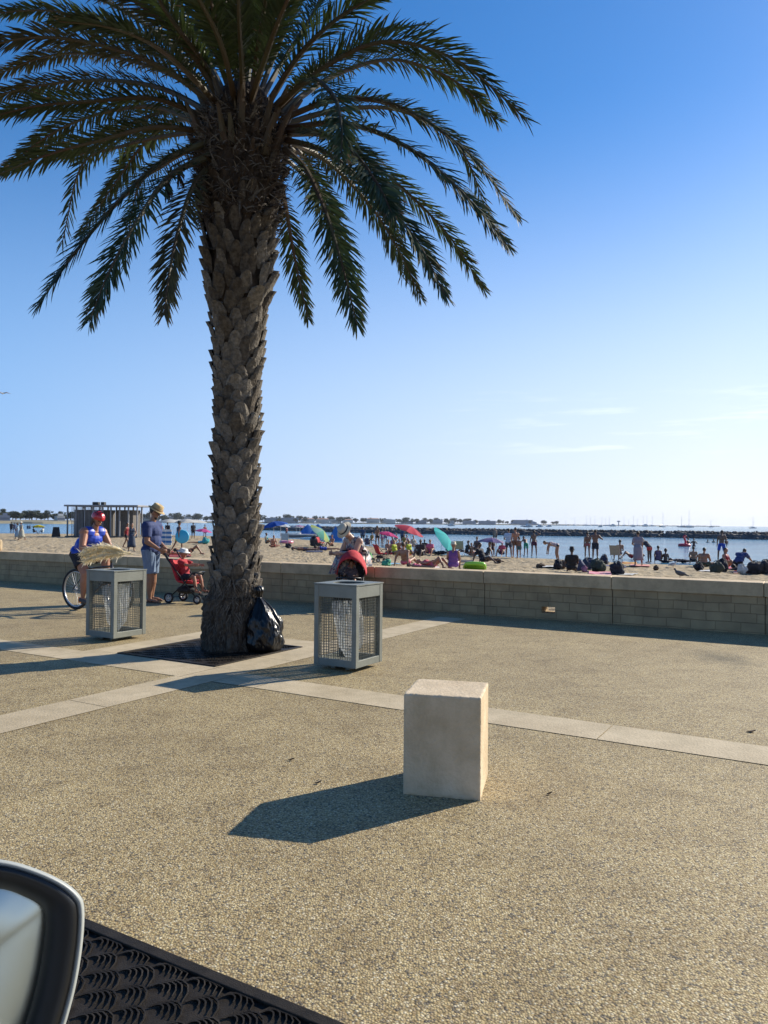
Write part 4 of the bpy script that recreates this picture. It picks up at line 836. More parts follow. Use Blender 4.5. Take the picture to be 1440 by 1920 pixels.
# ------------------------------------------------------------ wheels helper
RUB = mat('black_rubber', (.014, .014, .015), .75); ALU = mat('alloy', (.45, .45, .46), .35, metal=.8); BFR = mat('bike_paint', (.03, .03, .035), .35, coat=.5); SPK = mat('spoke', (.5, .5, .52), .3, metal=.9)
def wheel(root, c, r, axis, tw, spokes=0, rimm=None):
    A = basis(Vector(axis), Vector((0, 0, 1))); c = Vector(c)
    def circ(rr, n=48): return [c + A @ Vector((rr * cos(2 * pi * i / n), rr * sin(2 * pi * i / n), 0)) for i in range(n)]
    h = MB(); h.tube([c - A.col[2] * tw * .8, c + A.col[2] * tw * .8], r * (.07 if spokes else .25), 12)
    w = h.build('wheel', ALU if spokes else (rimm or DARK), root, smooth=False)
    t = MB(); t.tube(circ(r - tw), tw, 10, closed=True); t.build('tyre', RUB, w, smooth=True)
    q = MB(); q.tube(circ(r - tw * 2.2), tw * .55, 8, closed=True); q.build('rim', rimm or ALU, w, smooth=True)
    s = MB()
    if spokes:
        for i in range(spokes):
            a = 2 * pi * i / spokes; s.tube([c + A.col[2] * tw * .6 * (1 if i % 2 else -1) + A @ Vector((r * .05 * cos(a + 1), r * .05 * sin(a + 1), 0)), c + A @ Vector(((r - tw * 2.4) * cos(a), (r - tw * 2.4) * sin(a), 0))], .0018, 4)
        s.build('spokes', SPK, w)
    else:
        for i in range(5): a = 2 * pi * i / 5; s.capsule(c, c + A @ Vector(((r - tw * 2) * cos(a), (r - tw * 2) * sin(a), 0)), r * .09, r * .07)
        s.build('spokes', rimm or DARK, w)
    return w
# ------------------------------------------------------------ bicycle, local +X forward
rw = G(142, 1143); bdir = Vector((.866, -.5, 0)).normalized()
bike = thing('bicycle', 'black mountain bike under the rider, orange reflector in its rear wheel', 'bicycle', rw, atan2(bdir.y, bdir.x))
WR = .345
wheel(bike, (0, 0, WR), WR, (0, 1, 0), .024, 32); wheel(bike, (1.05, 0, WR), WR, (0, 1, 0), .024, 32)
b = MB(); BB = Vector((.43, 0, .30)); ST = Vector((.27, 0, .74)); HT0 = Vector((.90, 0, .64)); HT1 = Vector((.865, 0, .76)); FA = Vector((1.05, 0, WR)); RA = Vector((0, 0, WR))
b.tube([BB, ST], .017, 10); b.tube([BB, HT0], .023, 10); b.tube([ST - Vector((0, 0, .04)), HT1], .019, 10); b.tube([HT0 - Vector((-.01, 0, .03)), HT1 + Vector((-.01, 0, .04))], .022, 10)
for s in (-1, 1): b.tube([BB + Vector((0, s * .03, 0)), RA + Vector((0, s * .065, 0))], .011, 8); b.tube([ST + Vector((0, s * .015, -.08)), RA + Vector((0, s * .065, 0))], .009, 8); b.tube([HT0 + Vector((.015, s * .055, -.05)), FA + Vector((0, s * .055, 0))], .016, 8)
b.tube([HT0 + Vector((.015, -.055, -.05)), HT0 + Vector((.015, .055, -.05))], .014, 8)
fr = b.build('frame', BFR, bike, smooth=True)
b = MB(); b.tube([ST, ST + Vector((-.05, 0, .16))], .014, 8); b.build('seat_post', ALU, bike); 
b = MB(); sc_ = ST + Vector((-.055, 0, .18)); b.ell(sc_ + Vector((-.06, 0, 0)), (.12, .085, .03)); b.ell(sc_ + Vector((.07, 0, 0)), (.12, .035, .025)); b.build('saddle', BLK, bike, smooth=True)
b = MB(); HB = HT1 + Vector((-.03, 0, .20)); b.tube([HT1, HT1 + Vector((-.03, 0, .17)), HB + Vector((.05, 0, .03))], .016, 8); b.tube([HB + Vector((-.05, -.32, .05)), HB + Vector((.0, -.2, .05)), HB + Vector((.06, -.06, .03)), HB + Vector((.06, .06, .03)), HB + Vector((.0, .2, .05)), HB + Vector((-.05, .32, .05))], .013, 8); hb = b.build('handlebar', BFR, bike, smooth=True)
for s in (-1, 1):
    b = MB(); b.tube([HB + Vector((-.05, s * .33, .05)), HB + Vector((-.02, s * .22, .05))], .018, 8); b.build('grip', RUB, hb)
    b = MB(); b.tube([HB + Vector((.02, s * .19, .04)), HB + Vector((.07, s * .25, .01))], .007, 6); b.build('brake_lever', ALU, hb)
b = MB(); b.tube([BB + Vector((0, -.05, 0)), BB + Vector((0, -.046, 0))], .085, 24); b.tube([BB + Vector((0, -.07, 0)), BB + Vector((-.06, -.075, -.16))], .011, 8); b.tube([BB + Vector((0, .07, 0)), BB + Vector((.06, .075, .16))], .011, 8); b.box(tuple(BB + Vector((-.06, -.12, -.16))), (.1, .08, .02)); b.box(tuple(BB + Vector((.06, .12, .16))), (.1, .08, .02)); b.build('crankset', DARK, bike)
b = MB(); a_ = radians(-62); b.box((cos(a_) * .2 + 0, 0, WR + sin(a_) * .2), (.05, .014, .09)); b.build('reflector', mat('orange_reflector', (.8, .2, .03), .3), bike)
b = MB(); b.box((.40, 0, .9), (.14, .13, .2)); 
# rider: faces along the bike (+X) -> person's +Y is forward
P_r = pose(torso=(0, .72, 1), head=(.05, .45, 1), face=(.02, 1, -.42), ur=(.40, .30, -1), lr=(-.2, .95, -.22), ul=(-.40, .30, -1), ll=(.2, .95, -.22), tr=(.12, .62, -.80), sr=(.0, -.12, -1), tl=(-.12, .95, -.22), sl=(0, .0, -1), fr=(.05, 1, -.1), fl=(-.05, 1, -.1), hr=(0, 1, -.2), hl=(0, 1, -.2))
rider, JR = person('cyclist in red helmet, sunglasses and bright blue tank top, hugging dried pampas plumes', P_r, (0, 0, 0), 0, 1.66, 'red', (.05, .03, .02), top=(mat('blue_lycra', (.012, .05, .42), .45, var=.1, vscale=8), 'tank'), bottom=((.012, .012, .02), .62), kind='f', near=True, build=1.42, extra=['glasses'], curl=.75, hairlen=.1)
# put the pelvis on the saddle
k = rider.scale.x; pl_ = JR['pel'] * k; sw = Matrix.Rotation(bike.rotation_euler.z, 4, 'Z') @ Vector((.17, 0, .97)); yz = bike.rotation_euler.z - pi / 2
rider.rotation_euler = (0, 0, yz); q = Matrix.Rotation(yz, 4, 'Z') @ pl_; rider.location = Vector(bike.location) + sw - q
# helmet
hm_ = MB(); HRt = Matrix.Translation(JR['hc'] + JR['up'] * .035) @ JR['HR'].to_4x4()
def helm(u, v):
    a = u * 2 * pi; el = v * pi * .56; r = 1 + .05 * sin(a * 6) * sin(el * 1.6); return HRt @ Vector((.098 * sin(el) * cos(a) * r, .126 * sin(el) * sin(a) * r, .112 * cos(el)))
hm_.grid(helm, 60, 18, closeu=True); hm_.grid(lambda u, v: HRt @ ((HRt.inverted() @ helm(u, 1 - v)) * .93), 60, 18, closeu=True)
hl_ = hm_.build('helmet', mat('red_helmet', (.42, .012, .02), .3, coat=.5), rider, smooth=True)
hv = MB()
for i in range(5):
    for y_ in (-.02, .045): x_ = (i - 2) * .034; z_ = .118 * sqrt(max(.05, 1 - (x_ / .1) ** 2 - (y_ / .13) ** 2)); hv.ell(HRt @ Vector((x_, y_, z_)), (.007, .026, .008), JR['HR'], 8, 6)
hv.build('helmet_vents', BLK, hl_)
hv = MB(); hv.tube([HRt @ Vector((-.09, .0, -.02)), HRt @ Vector((-.06, .04, -.12)), HRt @ Vector((0, .05, -.145)), HRt @ Vector((.06, .04, -.12)), HRt @ Vector((.09, 0, -.02))], .006, 6); hv.build('helmet_strap', BLK, hl_)
for a_, ft in (('ar', n3((.05, 1, -.1))), ('al', n3((-.05, 1, -.1)))): hv = MB(); hv.capsule(JR[a_] - ft * .04 + Vector((0, 0, -.045)), JR[a_] + ft * .16 + Vector((0, 0, -.06)), .045, .038); remesh(hv, 'shoe', mat('dark_shoe', (.05, .05, .055), .7), rider, .01, 1)
# pampas bunch held across the handlebar
pa = [at(x, y, d_) for x, y, d_ in ((252, 1040, 12.05), (236, 1037, 12.0), (205, 1033, 11.95), (178, 1034, 11.95), (152, 1043, 12.0))]
pamp = thing('pampas_bunch', 'bunch of cream dried pampas plumes held across the handlebar', 'dried grass', pa[0]); R = random.Random(2)
PL1 = leafmat('pampas_plume', (.86, .77, .55), (.95, .9, .74), .9, .5, 20)
for k in range(7):
    o_ = Vector((R.uniform(-.02, .02), R.uniform(-.05, .05), (k - 3) * .02)); cv = crom([pa[0], pa[1] + o_ * .4, pa[2] + o_ * 1.3, pa[3] + o_ * 1.6 + Vector((0, 0, -.02)), pa[4] + o_ * 1.6 + Vector((R.uniform(-.06, .1), 0, 0))], 24); b = MB()
    b.tube([v - pa[0] for v in cv[:14]], .004, 5)
    for i in range(420):
        t = R.uniform(.3, .97); p0 = cv[int(t * 24)] - pa[0]; T_ = (cv[min(24, int(t * 24) + 1)] - cv[int(t * 24)]).normalized(); d = (T_ + Vector((R.gauss(0, .3), R.gauss(0, .3), R.gauss(0, .3) - .1))).normalized(); l = R.uniform(.07, .15); s = d.orthogonal().normalized() * .004
        b.add([p0 - s, p0 + s, p0 + d * l * .6 + s * 2, p0 + d * l - Vector((0, 0, .01))], [(0, 1, 2), (0, 2, 3)])
    b.build('plume', PL1, pamp, fix=False)
# ------------------------------------------------------------ pushchair with child
REDC = cloth((.42, .02, .03), 'red_fabric'); BLKC = cloth((.015, .015, .018), 'black_fabric')
def pushchair(label, loc_, rz, canopy=False, handle=None):     # faces local +Y
    t = thing('pushchair', label, 'pushchair', loc_, rz)
    for x, y, r in ((-.24, -.25, .10), (.24, -.25, .10), (-.2, .32, .085), (.2, .32, .085)): wheel(t, (x, y, r), r, (1, 0, 0), .02, 0, ALU)
    f = MB()
    for s in (-1, 1):
        f.tube([(s * .23, -.25, .1), (s * .22, .05, .36), (s * .21, .22, .56)], .013, 8); f.tube([(s * .2, .32, .09), (s * .21, .05, .40), (s * .22, -.30, .80), (s * .22, -.42, .98)], .013, 8)
    f.tube([(-.23, -.25, .1), (.23, -.25, .1)], .01, 8); f.tube([(-.2, .32, .09), (.2, .32, .09)], .01, 8)
    f.tube([(-.21, .22, .56), (0, .28, .57), (.21, .22, .56)], .014, 8)
    if handle: f.tube([(0, -.2, .5)] + handle, .013, 8)
    else: f.tube([(-.22, -.42, .98), (-.2, -.5, 1.0), (0, -.54, 1.0), (.2, -.5, 1.0), (.22, -.42, .98)], .017, 8)
    f.build('frame', mat('dark_frame', (.02, .02, .022), .4, metal=.5), t, smooth=True)
    s = MB(); s.grid(lambda u, v: Vector(((v - .5) * .38, .20 - .30 * min(1, u * 2) - .16 * max(0, u - .5) * 2, .40 + .02 * cos(v * 6) + .40 * max(0, u - .5) * 2)), 14, 10); o = s.build('seat', REDC if not canopy else BLKC, t, smooth=True); m_ = o.modifiers.new('s', 'SOLIDIFY'); m_.thickness = .035
    fr_ = MB(); fr_.box((0, .36, .17), (.3, .1, .02)); fr_.tube([(-.13, .2, .38), (-.13, .34, .18)], .012, 6); fr_.tube([(.13, .2, .38), (.13, .34, .18)], .012, 6); fr_.build('footrest', BLKC, t)
    if canopy:
        c = MB(); c.grid(lambda u, v: Vector((-.26 * cos(v * pi), -.16 - cos(radians(8 + 125 * u)) * (.06 + .34 * sin(v * pi)), .60 + sin(radians(8 + 125 * u)) * (.04 + .42 * sin(v * pi)) - .05 * u)), 16, 24); o = c.build('canopy', REDC, t, smooth=True); m_ = o.modifiers.new('s', 'SOLIDIFY'); m_.thickness = .012
    bk = MB(); bk.ell((0, -.02, .24), (.17, .2, .08)); bk.build('basket', BLKC, t, smooth=True)
    return t
cp_ = G(352, 1130); cyaw = yaw_to(.93, -.3)
hands = (wx(man, JM['wr']) + wx(man, JM['wl'])) / 2
def to_local(v, l, rz): return Matrix.Rotation(-rz, 4, 'Z') @ (Vector(v) - Vector(l))
hl0 = to_local(hands, cp_, cyaw)
hh_ = (hl0 + (hl0 - Vector((0, -.2, .5))).normalized() * .10)
pushchair('small black pushchair with a long silver handle, pushed by the man in blue', cp_, cyaw, handle=[tuple(Vector((0, -.2, .5)).lerp(hh_, .5)), tuple(hh_)])
kid, JK = person('toddler in white sun hat and red top sitting in a pushchair beside the palm', pose(torso=(0, -.2, 1), head=(0, .1, 1), face=(0, 1, -.15), ur=(.15, 1, -.35), lr=(.0, 1, .0), ul=(-.15, 1, -.35), ll=(0, 1, 0), tr=(.2, 1, .0), sr=(.05, .25, -1), tl=(-.2, 1, 0), sl=(-.05, .25, -1)), (0, 0, 0), cyaw, 1.02, 'red', (.2, .12, .06), top=((.36, .02, .03), 'tee'), bottom=((.02, .02, .03), .7), kid=True, near=True, hat=dict(col=(.78, .76, .72), brim=.07, h=.09, tilt=-2), build=1.15)
q = Matrix.Rotation(cyaw, 4, 'Z') @ (JK['pel'] * kid.scale.x); kid.location = cp_ + Matrix.Rotation(cyaw, 4, 'Z') @ Vector((0, -.06, .50)) - q
# ------------------------------------------------------------ woman on the wall bent over a red pushchair
wl = at(651, 1062, G(651, 1128).y + .15); 
FLOR = bpy.data.materials.new('floral_print'); FLOR.use_nodes = True; t_ = FLOR.node_tree; g_ = N(t_, 'ShaderNodeTexCoord'); v_ = N(t_, 'ShaderNodeTexVoronoi'); v_.inputs['Scale'].default_value = 26; t_.links.new(g_.outputs['Object'], v_.inputs['Vector']); s_ = N(t_, 'ShaderNodeSeparateColor'); t_.links.new(v_.outputs['Color'], s_.inputs[0])
r_ = N(t_, 'ShaderNodeValToRGB'); r_.color_ramp.interpolation = 'CONSTANT'; r_.color_ramp.elements[0].color = (.05, .05, .08, 1); r_.color_ramp.elements[1].position = .3; r_.color_ramp.elements[1].color = (.30, .26, .22, 1)
for p_, c_ in ((.55, (.13, .16, .22, 1)), (.75, (.4, .33, .3, 1)), (.9, (.35, .1, .1, 1))): e = r_.color_ramp.elements.new(p_); e.color = c_
t_.links.new(s_.outputs[0], r_.inputs[0]); t_.links.new(r_.outputs[0], t_.nodes['Principled BSDF'].inputs['Base Color'])
wyaw = yaw_to(-.8, -.75)
wom, JW = person('woman in straw hat and floral dress seated on the wall, bent over a red pushchair', pose(torso=(0, .62, .9), head=(0, .8, .75), face=(-.1, .7, -.75), ur=(.12, .45, -.95), lr=(-.2, .95, .1), ul=(-.12, .5, -.95), ll=(.25, .95, .1), tr=(.22, 1, -.12), sr=(.06, .12, -1), tl=(-.22, 1, -.12), sl=(-.06, .12, -1), hem=.7), (0, 0, 0), wyaw, 1.66, 'fair', (.14, .06, .03), dress=(FLOR, 'tank'), kind='f', near=True, build=1.22, hat=dict(col=(.62, .55, .42), brim=.06, h=.085, tilt=-12, band=(.04, .04, .05)), hairlen=0)
q = Matrix.Rotation(wyaw, 4, 'Z') @ (JW['pel'] * wom.scale.x); sx_ = Vector((wl.x, wl.y, 0)); d_ = la(672); base = WP(d_, .14); wom.location = Vector((base.x, base.y, .718 + .11)) - q
wc = WP(la(657), 0); pc_ = Vector((wc.x, wc.y, 0)) * .952; pc_.z = 0; pushchair('red hooded pushchair parked in front of the seated woman, behind the litter bin', (pc_.x, pc_.y, 0), yaw_to(-.1, -1), canopy=True)
b2, JB = person('baby lying dark haired under the hood of the red pushchair', pose(torso=(0, -.5, 1), head=(0, .0, 1), tr=(.3, 1, .3), sr=(.05, .7, -.6), tl=(-.3, 1, .2), sl=(-.05, .8, -.5), ur=(.3, .6, -.6), lr=(-.3, 1, .2), ul=(-.3, .5, -.6), ll=(.3, 1, .1)), (0, 0, 0), yaw_to(-.1, -1), .75, 'tan', (.02, .015, .01), top=((.08, .05, .05), 'tee'), bottom=((.05, .05, .06), .5), kid=True, build=1.2)
q = Matrix.Rotation(yaw_to(-.1, -1), 4, 'Z') @ (JB['pel'] * b2.scale.x); b2.location = Vector((pc_.x, pc_.y, 0)) + Matrix.Rotation(yaw_to(-.1, -1), 4, 'Z') @ Vector((0, -.02, .50)) - q
# ============================================================ BEACH PEOPLE AND THINGS
def lp(px, py): p = sand_at(px, py); return (p.x, p.y, p.z)
def yv(px, deg):     # yaw measured from facing the camera (0 = towards us, 90 = to the right in the picture, 180 = away)
    d = ray(px, 985); base = atan2(-d.y, -d.x); a = base + radians(deg); return a - pi / 2
BLK_ = (.012, .012, .015); NAVY = (.02, .03, .08); RED_ = (.4, .03, .03); PINK = (.6, .12, .2); WHT = (.6, .6, .6); GRN = (.1, .3, .06); BLU = (.03, .1, .4); GRY = (.18, .17, .19); ORG = (.55, .18, .03); TEAL = (.03, .3, .32); PUR = (.14, .05, .2)
HB_ = (.02, .013, .01); HBR = (.06, .035, .018); HBL = (.3, .2, .1)
TOT = None
people = [  # px, py(feet or seat), height, pose, yaw, skin, hair, top, bottom, kind, build, label, extras
 (40, 1013, 1.62, 'walk', -60, 'brown', HB_, None, None, 'f', 1.15, 'woman in long pale patterned dress walking on the far left sand', dict(dress=((.30, .30, .26), 'tee'), hat=dict(col=(.6, .55, .45), brim=.08, h=.09))),
 (33, 1011, 1.58, 'walk', -80, 'brown', HB_, None, None, 'f', 1.1, 'woman in pale blue dress beside the one in patterned dress', dict(dress=((.22, .32, .42), 'tee'), hairlen=.2)),
 (21, 1000, 1.75, 'stand', 150, 'dark', HB_, ((.03, .03, .04), 'tee'), (BLK_, .8), 'm', 1.1, 'man in dark clothes standing at the far left waterline', {}),
 (27, 1000, 1.65, 'stand2', 200, 'dark', HB_, ((.03, .05, .12), 'tee'), (NAVY, .8), 'f', 1.1, 'woman in navy standing beside the man in dark at far left', {}),
 (63, 1000, 1.65, 'sit', 120, 'brown', HB_, ((.05, .05, .06), 'tee'), (BLK_, .5), 'm', 1, 'person in black sitting left of the yellow parasol', {}),
 (80, 1000, 1.65, 'sit', 220, 'tan', HB_, ((.55, .55, .52), 'tee'), (NAVY, .5), 'f', 1, 'person in white sitting right of the yellow parasol', {}),
 (247, 1034, 1.55, 'stand2', 10, 'tan', HBR, None, None, 'f', 1, 'woman in dark blue dress standing behind the cyclist, beside the kiosk', dict(dress=((.03, .045, .08), 'tank'), hairlen=.15)),
 (237, 1028, 1.6, 'walk', 60, 'brown', HB_, ((.3, .03, .04), 'tank'), (BLK_, .5), 'm', 1, 'man in dark red vest by the kiosk, behind the cyclist', {}),
 (334, 1034, 1.72, 'walk', 110, 'brown', HB_, ((.04, .05, .10), 'tank'), ((.42, .55, .03), .7), 'm', 1, 'man in lime green shorts carrying a round blue board', dict(hat=dict(col=(.05, .05, .05), brim=.05, h=.08))),
 (322, 1042, 1.65, 'lieback', 95, 'red', HB_, ((.25, .03, .03), 'tank'), (BLK_, .1), 'f', 1.1, 'sunbather in dark red lying flat behind the man with the pushchair', {}),
 (355, 1040, 1.7, 'lieknee', 100, 'brown', HB_, None, (BLK_, .4), 'm', 1, 'sunbather in black trunks lying left of the palm trunk', {}),
 (373, 1019, 1.6, 'liefront', 90, 'tan', HBR, ((.03, .25, .35), 'tank'), ((.03, .25, .35), .1), 'f', 1, 'sunbather in turquoise lying under the bright pink parasol', {}),
 (314, 1012, 1.75, 'stand', 160, 'dark', HB_, ((.02, .02, .03), 'tee'), (BLK_, .9), 'm', 1.1, 'man all in black standing behind the striped windbreak', {}),
 (302, 1012, 1.65, 'stand2', 30, 'brown', HB_, ((.3, .1, .1), 'tank'), (NAVY, .5), 'f', 1, 'woman in dusty red top left of the striped windbreak', {}),
 (512, 1026, 1.65, 'cross', 20, 'red', HBR, None, (RED_, .3), 'm', 1.15, 'bare chested man in red trunks seated under the blue parasol', {}),
 (500, 1022, 1.65, 'sit', 60, 'brown', HB_, ((.05, .2, .22), 'tank'), (BLK_, .3), 'f', 1, 'woman in green top seated at the left of the blue parasol', {}),
 (570, 1033, 1.7, 'lieback', 95, 'brown', HB_, None, (NAVY, .4), 'm', 1, 'dark tanned man lying flat on the sand right of the palm', {}),
 (610, 1032, 1.65, 'liefront', -85, 'brown', HB_, ((.03, .06, .3), 'tank'), ((.03, .06, .3), .1), 'f', 1, 'woman in blue swimsuit lying in front of the teal and yellow parasol', {}),
 (622, 1027, 1.6, 'sit', -40, 'red', HBR, None, (BLK_, .4), 'm', 1, 'man seated in the shade of the teal and yellow parasol', {}),
 (688, 1024, 1.65, 'sit', 170, 'brown', HB_, ((.05, .05, .10), 'tank'), (BLK_, .2), 'f', 1.1, 'woman in navy seated with her back to us behind the standing tall man', {}),
 (680, 1020, 1.7, 'stand', 190, 'brown', HB_, ((.04, .06, .12), 'tee'), (BLK_, .7), 'm', 1, 'man in navy shirt standing left of the tall bare man', {}),
 (707, 1028, 1.82, 'stand2', 140, 'brown', HB_, None, (BLK_, .25), 'm', .95, 'tall bare chested man standing left of the pink parasol', {}),
 (716, 1024, 1.6, 'stand', 60, 'brown', HB_, ((.25, .25, .3), 'tank'), (PUR, .4), 'f', 1, 'woman in grey top standing right beside the tall bare man', {}),
 (736, 1030, 1.68, 'sit', 30, 'tan', HB_, ((.14, .04, .2), 'tank'), (RED_, .3), 'f', 1, 'woman in purple top sitting beneath the pink parasol', {}),
 (748, 1032, 1.68, 'cross', 10, 'red', HBR, None, (RED_, .4), 'm', 1.1, 'man in red trunks cross-legged between pink and coral parasols', {}),
 (757, 1028, 1.6, 'chair', -20, 'red', HB_, ((.3, .2, .05), 'tank'), (BLK_, .3), 'f', 1, 'woman in mustard top seated between pink and coral parasols', {}),
 (768, 1043, 1.72, 'sitback', 30, 'tan', HBL, ((.40, .45, .03), 'tank'), (BLK_, .2), 'f', 1.1, 'woman in yellow-green top seated beneath the coral parasol', {}),
 (788, 1046, 1.75, 'sit', -20, 'dark', HB_, ((.05, .03, .03), 'tee'), (BLK_, .6), 'm', 1.25, 'man in dark clothes seated at the right edge of the coral parasol', {}),
 (776, 1034, 1.6, 'chair', 20, 'fair', HBR, ((.4, .35, .28), 'tank'), (BLK_, .3), 'f', 1, 'woman in cream top seated deep beneath the coral parasol', {}),
 (760, 1064, 1.7, 'sitback', 150, 'tan', HBR, None, (PINK, .15), 'm', 1.25, 'broad bare back of a man seated just behind the wall coping', {}),
 (787, 1065, 1.1, 'lieback', 70, 'tan', HB_, (PINK, 'tank'), (PINK, .1), 'f', 1, 'small child in pink lying right of the broad bare back', dict(kid=True)),
 (812, 1066, 1.68, 'lieknee', 60, 'red', HBL, ((.5, .1, .12), 'bikini_'), (PINK, .1), 'f', 1.05, 'woman lying with raised knees, left of the pink-hatted woman', {}),
 (850, 1069, 1.72, 'sit', 175, 'tan', None, (PUR, 'tank'), (PUR, .1), 'f', 1.25, 'woman in purple swimsuit and pink hat sitting with her back to us', dict(hat=dict(col=(.62, .18, .26), brim=.03, h=.1), hairlen=0)),
 (822, 1040, 1.65, 'liefront', 80, 'dark', HB_, ((.02, .02, .03), 'tee'), (BLK_, .5), 'm', 1.1, 'person in black lying left beneath the turquoise parasol', {}),
 (846, 1040, 1.7, 'cross', 20, 'dark', HB_, ((.03, .02, .02), 'tee'), (BLK_, .5), 'm', 1.15, 'person in dark brown seated under the turquoise parasol', {}),
 (874, 1040, 1.65, 'sitback', -60, 'brown', HB_, ((.03, .04, .05), 'tank'), (BLK_, .3), 'f', 1, 'dark-haired woman leaning back right of the beige chair', {}),
 (905, 1058, 1.7, 'sitback', 60, 'dark', HB_, ((.02, .02, .02), 'tee'), (BLK_, .5), 'm', 1.2, 'man in black reclining in front of the purple striped parasol', {}),
 (922, 1042, 1.65, 'chair', 0, 'tan', HB_, ((.12, .07, .07), 'tank'), (BLK_, .3), 'f', 1, 'woman in brown seated under the purple striped parasol', {}),
 (941, 1043, 1.65, 'sit', -20, 'red', HBR, (PINK, 'tee'), (NAVY, .4), 'f', 1.1, 'woman in pink shirt seated right under the purple parasol', {}),
 (928, 1021, 1.7, 'stand', 0, 'tan', HBL, ((.3, .2, .15), 'tank'), (BLK_, .3), 'f', 1, 'blond woman standing behind the purple striped parasol', {}),
 (953, 1045, 1.80, 'stand2', 160, 'brown', HB_, ((.38, .46, .58), 'tee'), ((.03, .04, .07), .75), 'm', 1.1, 'man in pale blue shirt and dark shorts right of the purple parasol', {}),
 (966, 1046, 1.80, 'stand', 200, 'red', HB_, None, ((.12, .06, .04), .5), 'm', 1, 'bare chested man in brown trunks next to the pale blue shirt', {}),
 (973, 1047, 1.25, 'stand', 150, 'brown', HB_, None, ((.05, .1, .1), .5), 'm', 1, 'small boy standing at the feet of the two standing men', dict(kid=True)),
 (986, 1042, 1.45, 'stoop', 200, 'brown', HB_, None, ((.04, .28, .16), .8), 'm', 1, 'boy in green shorts stooping at the waterline', dict(kid=True)),
 (1001, 1043, 1.68, 'handhead', 190, 'brown', HB_, None, ((.10, .02, .04), .45), 'f', 1.05, 'person in maroon shorts at the waterline with one arm raised', {}),
 (1044, 1053, 1.65, 'bend', -80, 'tan', HBR, ((.35, .28, .3), 'bikini_'), (BLK_, .12), 'm', 1.05, 'person bent double with hands reaching down to the sand', {}),
 (1101, 1049, 1.66, 'stand', 195, 'brown', HB_, None, ((.35, .1, .1), .06), 'f', .95, 'woman in small bikini standing at the water beside a man', {}),
 (1116, 1050, 1.80, 'akimbo', 170, 'brown', HB_, None, ((.02, .02, .03), .7), 'm', 1.12, 'man in black swim shorts standing at the water beside a woman', {}),
 (1072, 1074, 1.55, 'sit', 180, 'dark', HB_, ((.01, .01, .012), 'tee'), (BLK_, .6), 'f', 1.35, 'figure all in black sitting upright on the sand near the coping', dict(hat=dict(col=(.015, .015, .018), brim=.04, h=.12))),
 (1184, 1048, 1.7, 'lieknee', -80, 'red', HB_, None, (RED_, .4), 'm', 1.1, 'reddish man reclining right of the folding chair', {}),
 (1161, 1052, 1.68, 'chair', 200, 'tan', HB_, None, (NAVY, .4), 'm', 1, 'man sitting in the beige folding chair facing the sea', dict(lift=.0)),
 (1196, 1061, 1.66, 'stand2', 185, 'tan', HB_, None, None, 'f', 1.2, 'woman in grey dress standing with her back to us at the waterline', dict(dress=((.22, .2, .24), 'tee'))),
 (1217, 1055, 1.6, 'stoop', -120, 'dark', HB_, ((.03, .03, .05), 'tee'), (RED_, .4), 'f', 1.15, 'person in dark wrap stooping beside the woman in grey dress', dict(hairlen=.2)),
 (1234, 1055, 1.6, 'sit', 180, 'brown', HB_, ((.12, .08, .14), 'tank'), (BLK_, .2), 'f', 1, 'woman in mauve seated at the edge of the water, right of the grey dress', {}),
 (1248, 1055, 1.5, 'cross', 180, 'dark', HB_, None, (BLK_, .3), 'm', .9, 'dark haired boy seated at the edge of the water', dict(kid=True)),
 (1300, 1057, 1.6, 'sit', 180, 'tan', HB_, None, (BLK_, .3), 'm', 1, 'smaller of two bare backs seated side by side at the waterline', {}),
 (1319, 1062, 1.78, 'cross', 165, 'tan', HB_, None, ((.04, .05, .03), .6), 'm', 1.3, 'larger of two bare backs seated side by side at the waterline', {}),
 (1353, 1052, 1.84, 'lookdown', 170, 'brown', HB_, None, ((.03, .07, .36), .75), 'm', 1, 'bare chested man in bright blue shorts standing at the waterline', {}),
 (1280, 1055, 1.65, 'lieback', 90, 'dark', HB_, None, (BLK_, .4), 'm', 1, 'dark figure lying at the waterline left of the two bare backs', {}),
 (1384, 1072, 1.72, 'stoop', 150, 'brown', HB_, ((.03, .05, .16), 'tee'), (BLK_, .6), 'm', 1.3, 'man in navy shirt crouching over the bags at the far right', dict(sunk=.5)),
 (1362, 1068, 1.65, 'sit', 60, 'red', HB_, ((.25, .02, .04), 'tank'), (RED_, .3), 'f', 1.1, 'woman in dark red sitting left of the crouching man', {}),
 (1408, 1074, 1.7, 'liefront', -95, 'dark', HB_, ((.03, .03, .04), 'tee'), (BLK_, .5), 'm', 1.1, 'person in black lying at the far right of the sand', {}),
]
for (px, py, ht, ps, yw, sk, hr, tp_, bt, kd, bd, lb, ex) in people:
    l = lp(px, py)
    if tp_ and tp_[1] == 'bikini_': tp_ = (tp_[0], 'tank')
    if ps == 'chair': l = (l[0], l[1], l[2])
    ex = dict(ex); su = ex.pop('sunk', 0)
    person(lb, ps, l, yv(px, yw), ht, sk, hr, tp_, bt, kd, False, bd, group='people on the beach', sunk=su, **ex)
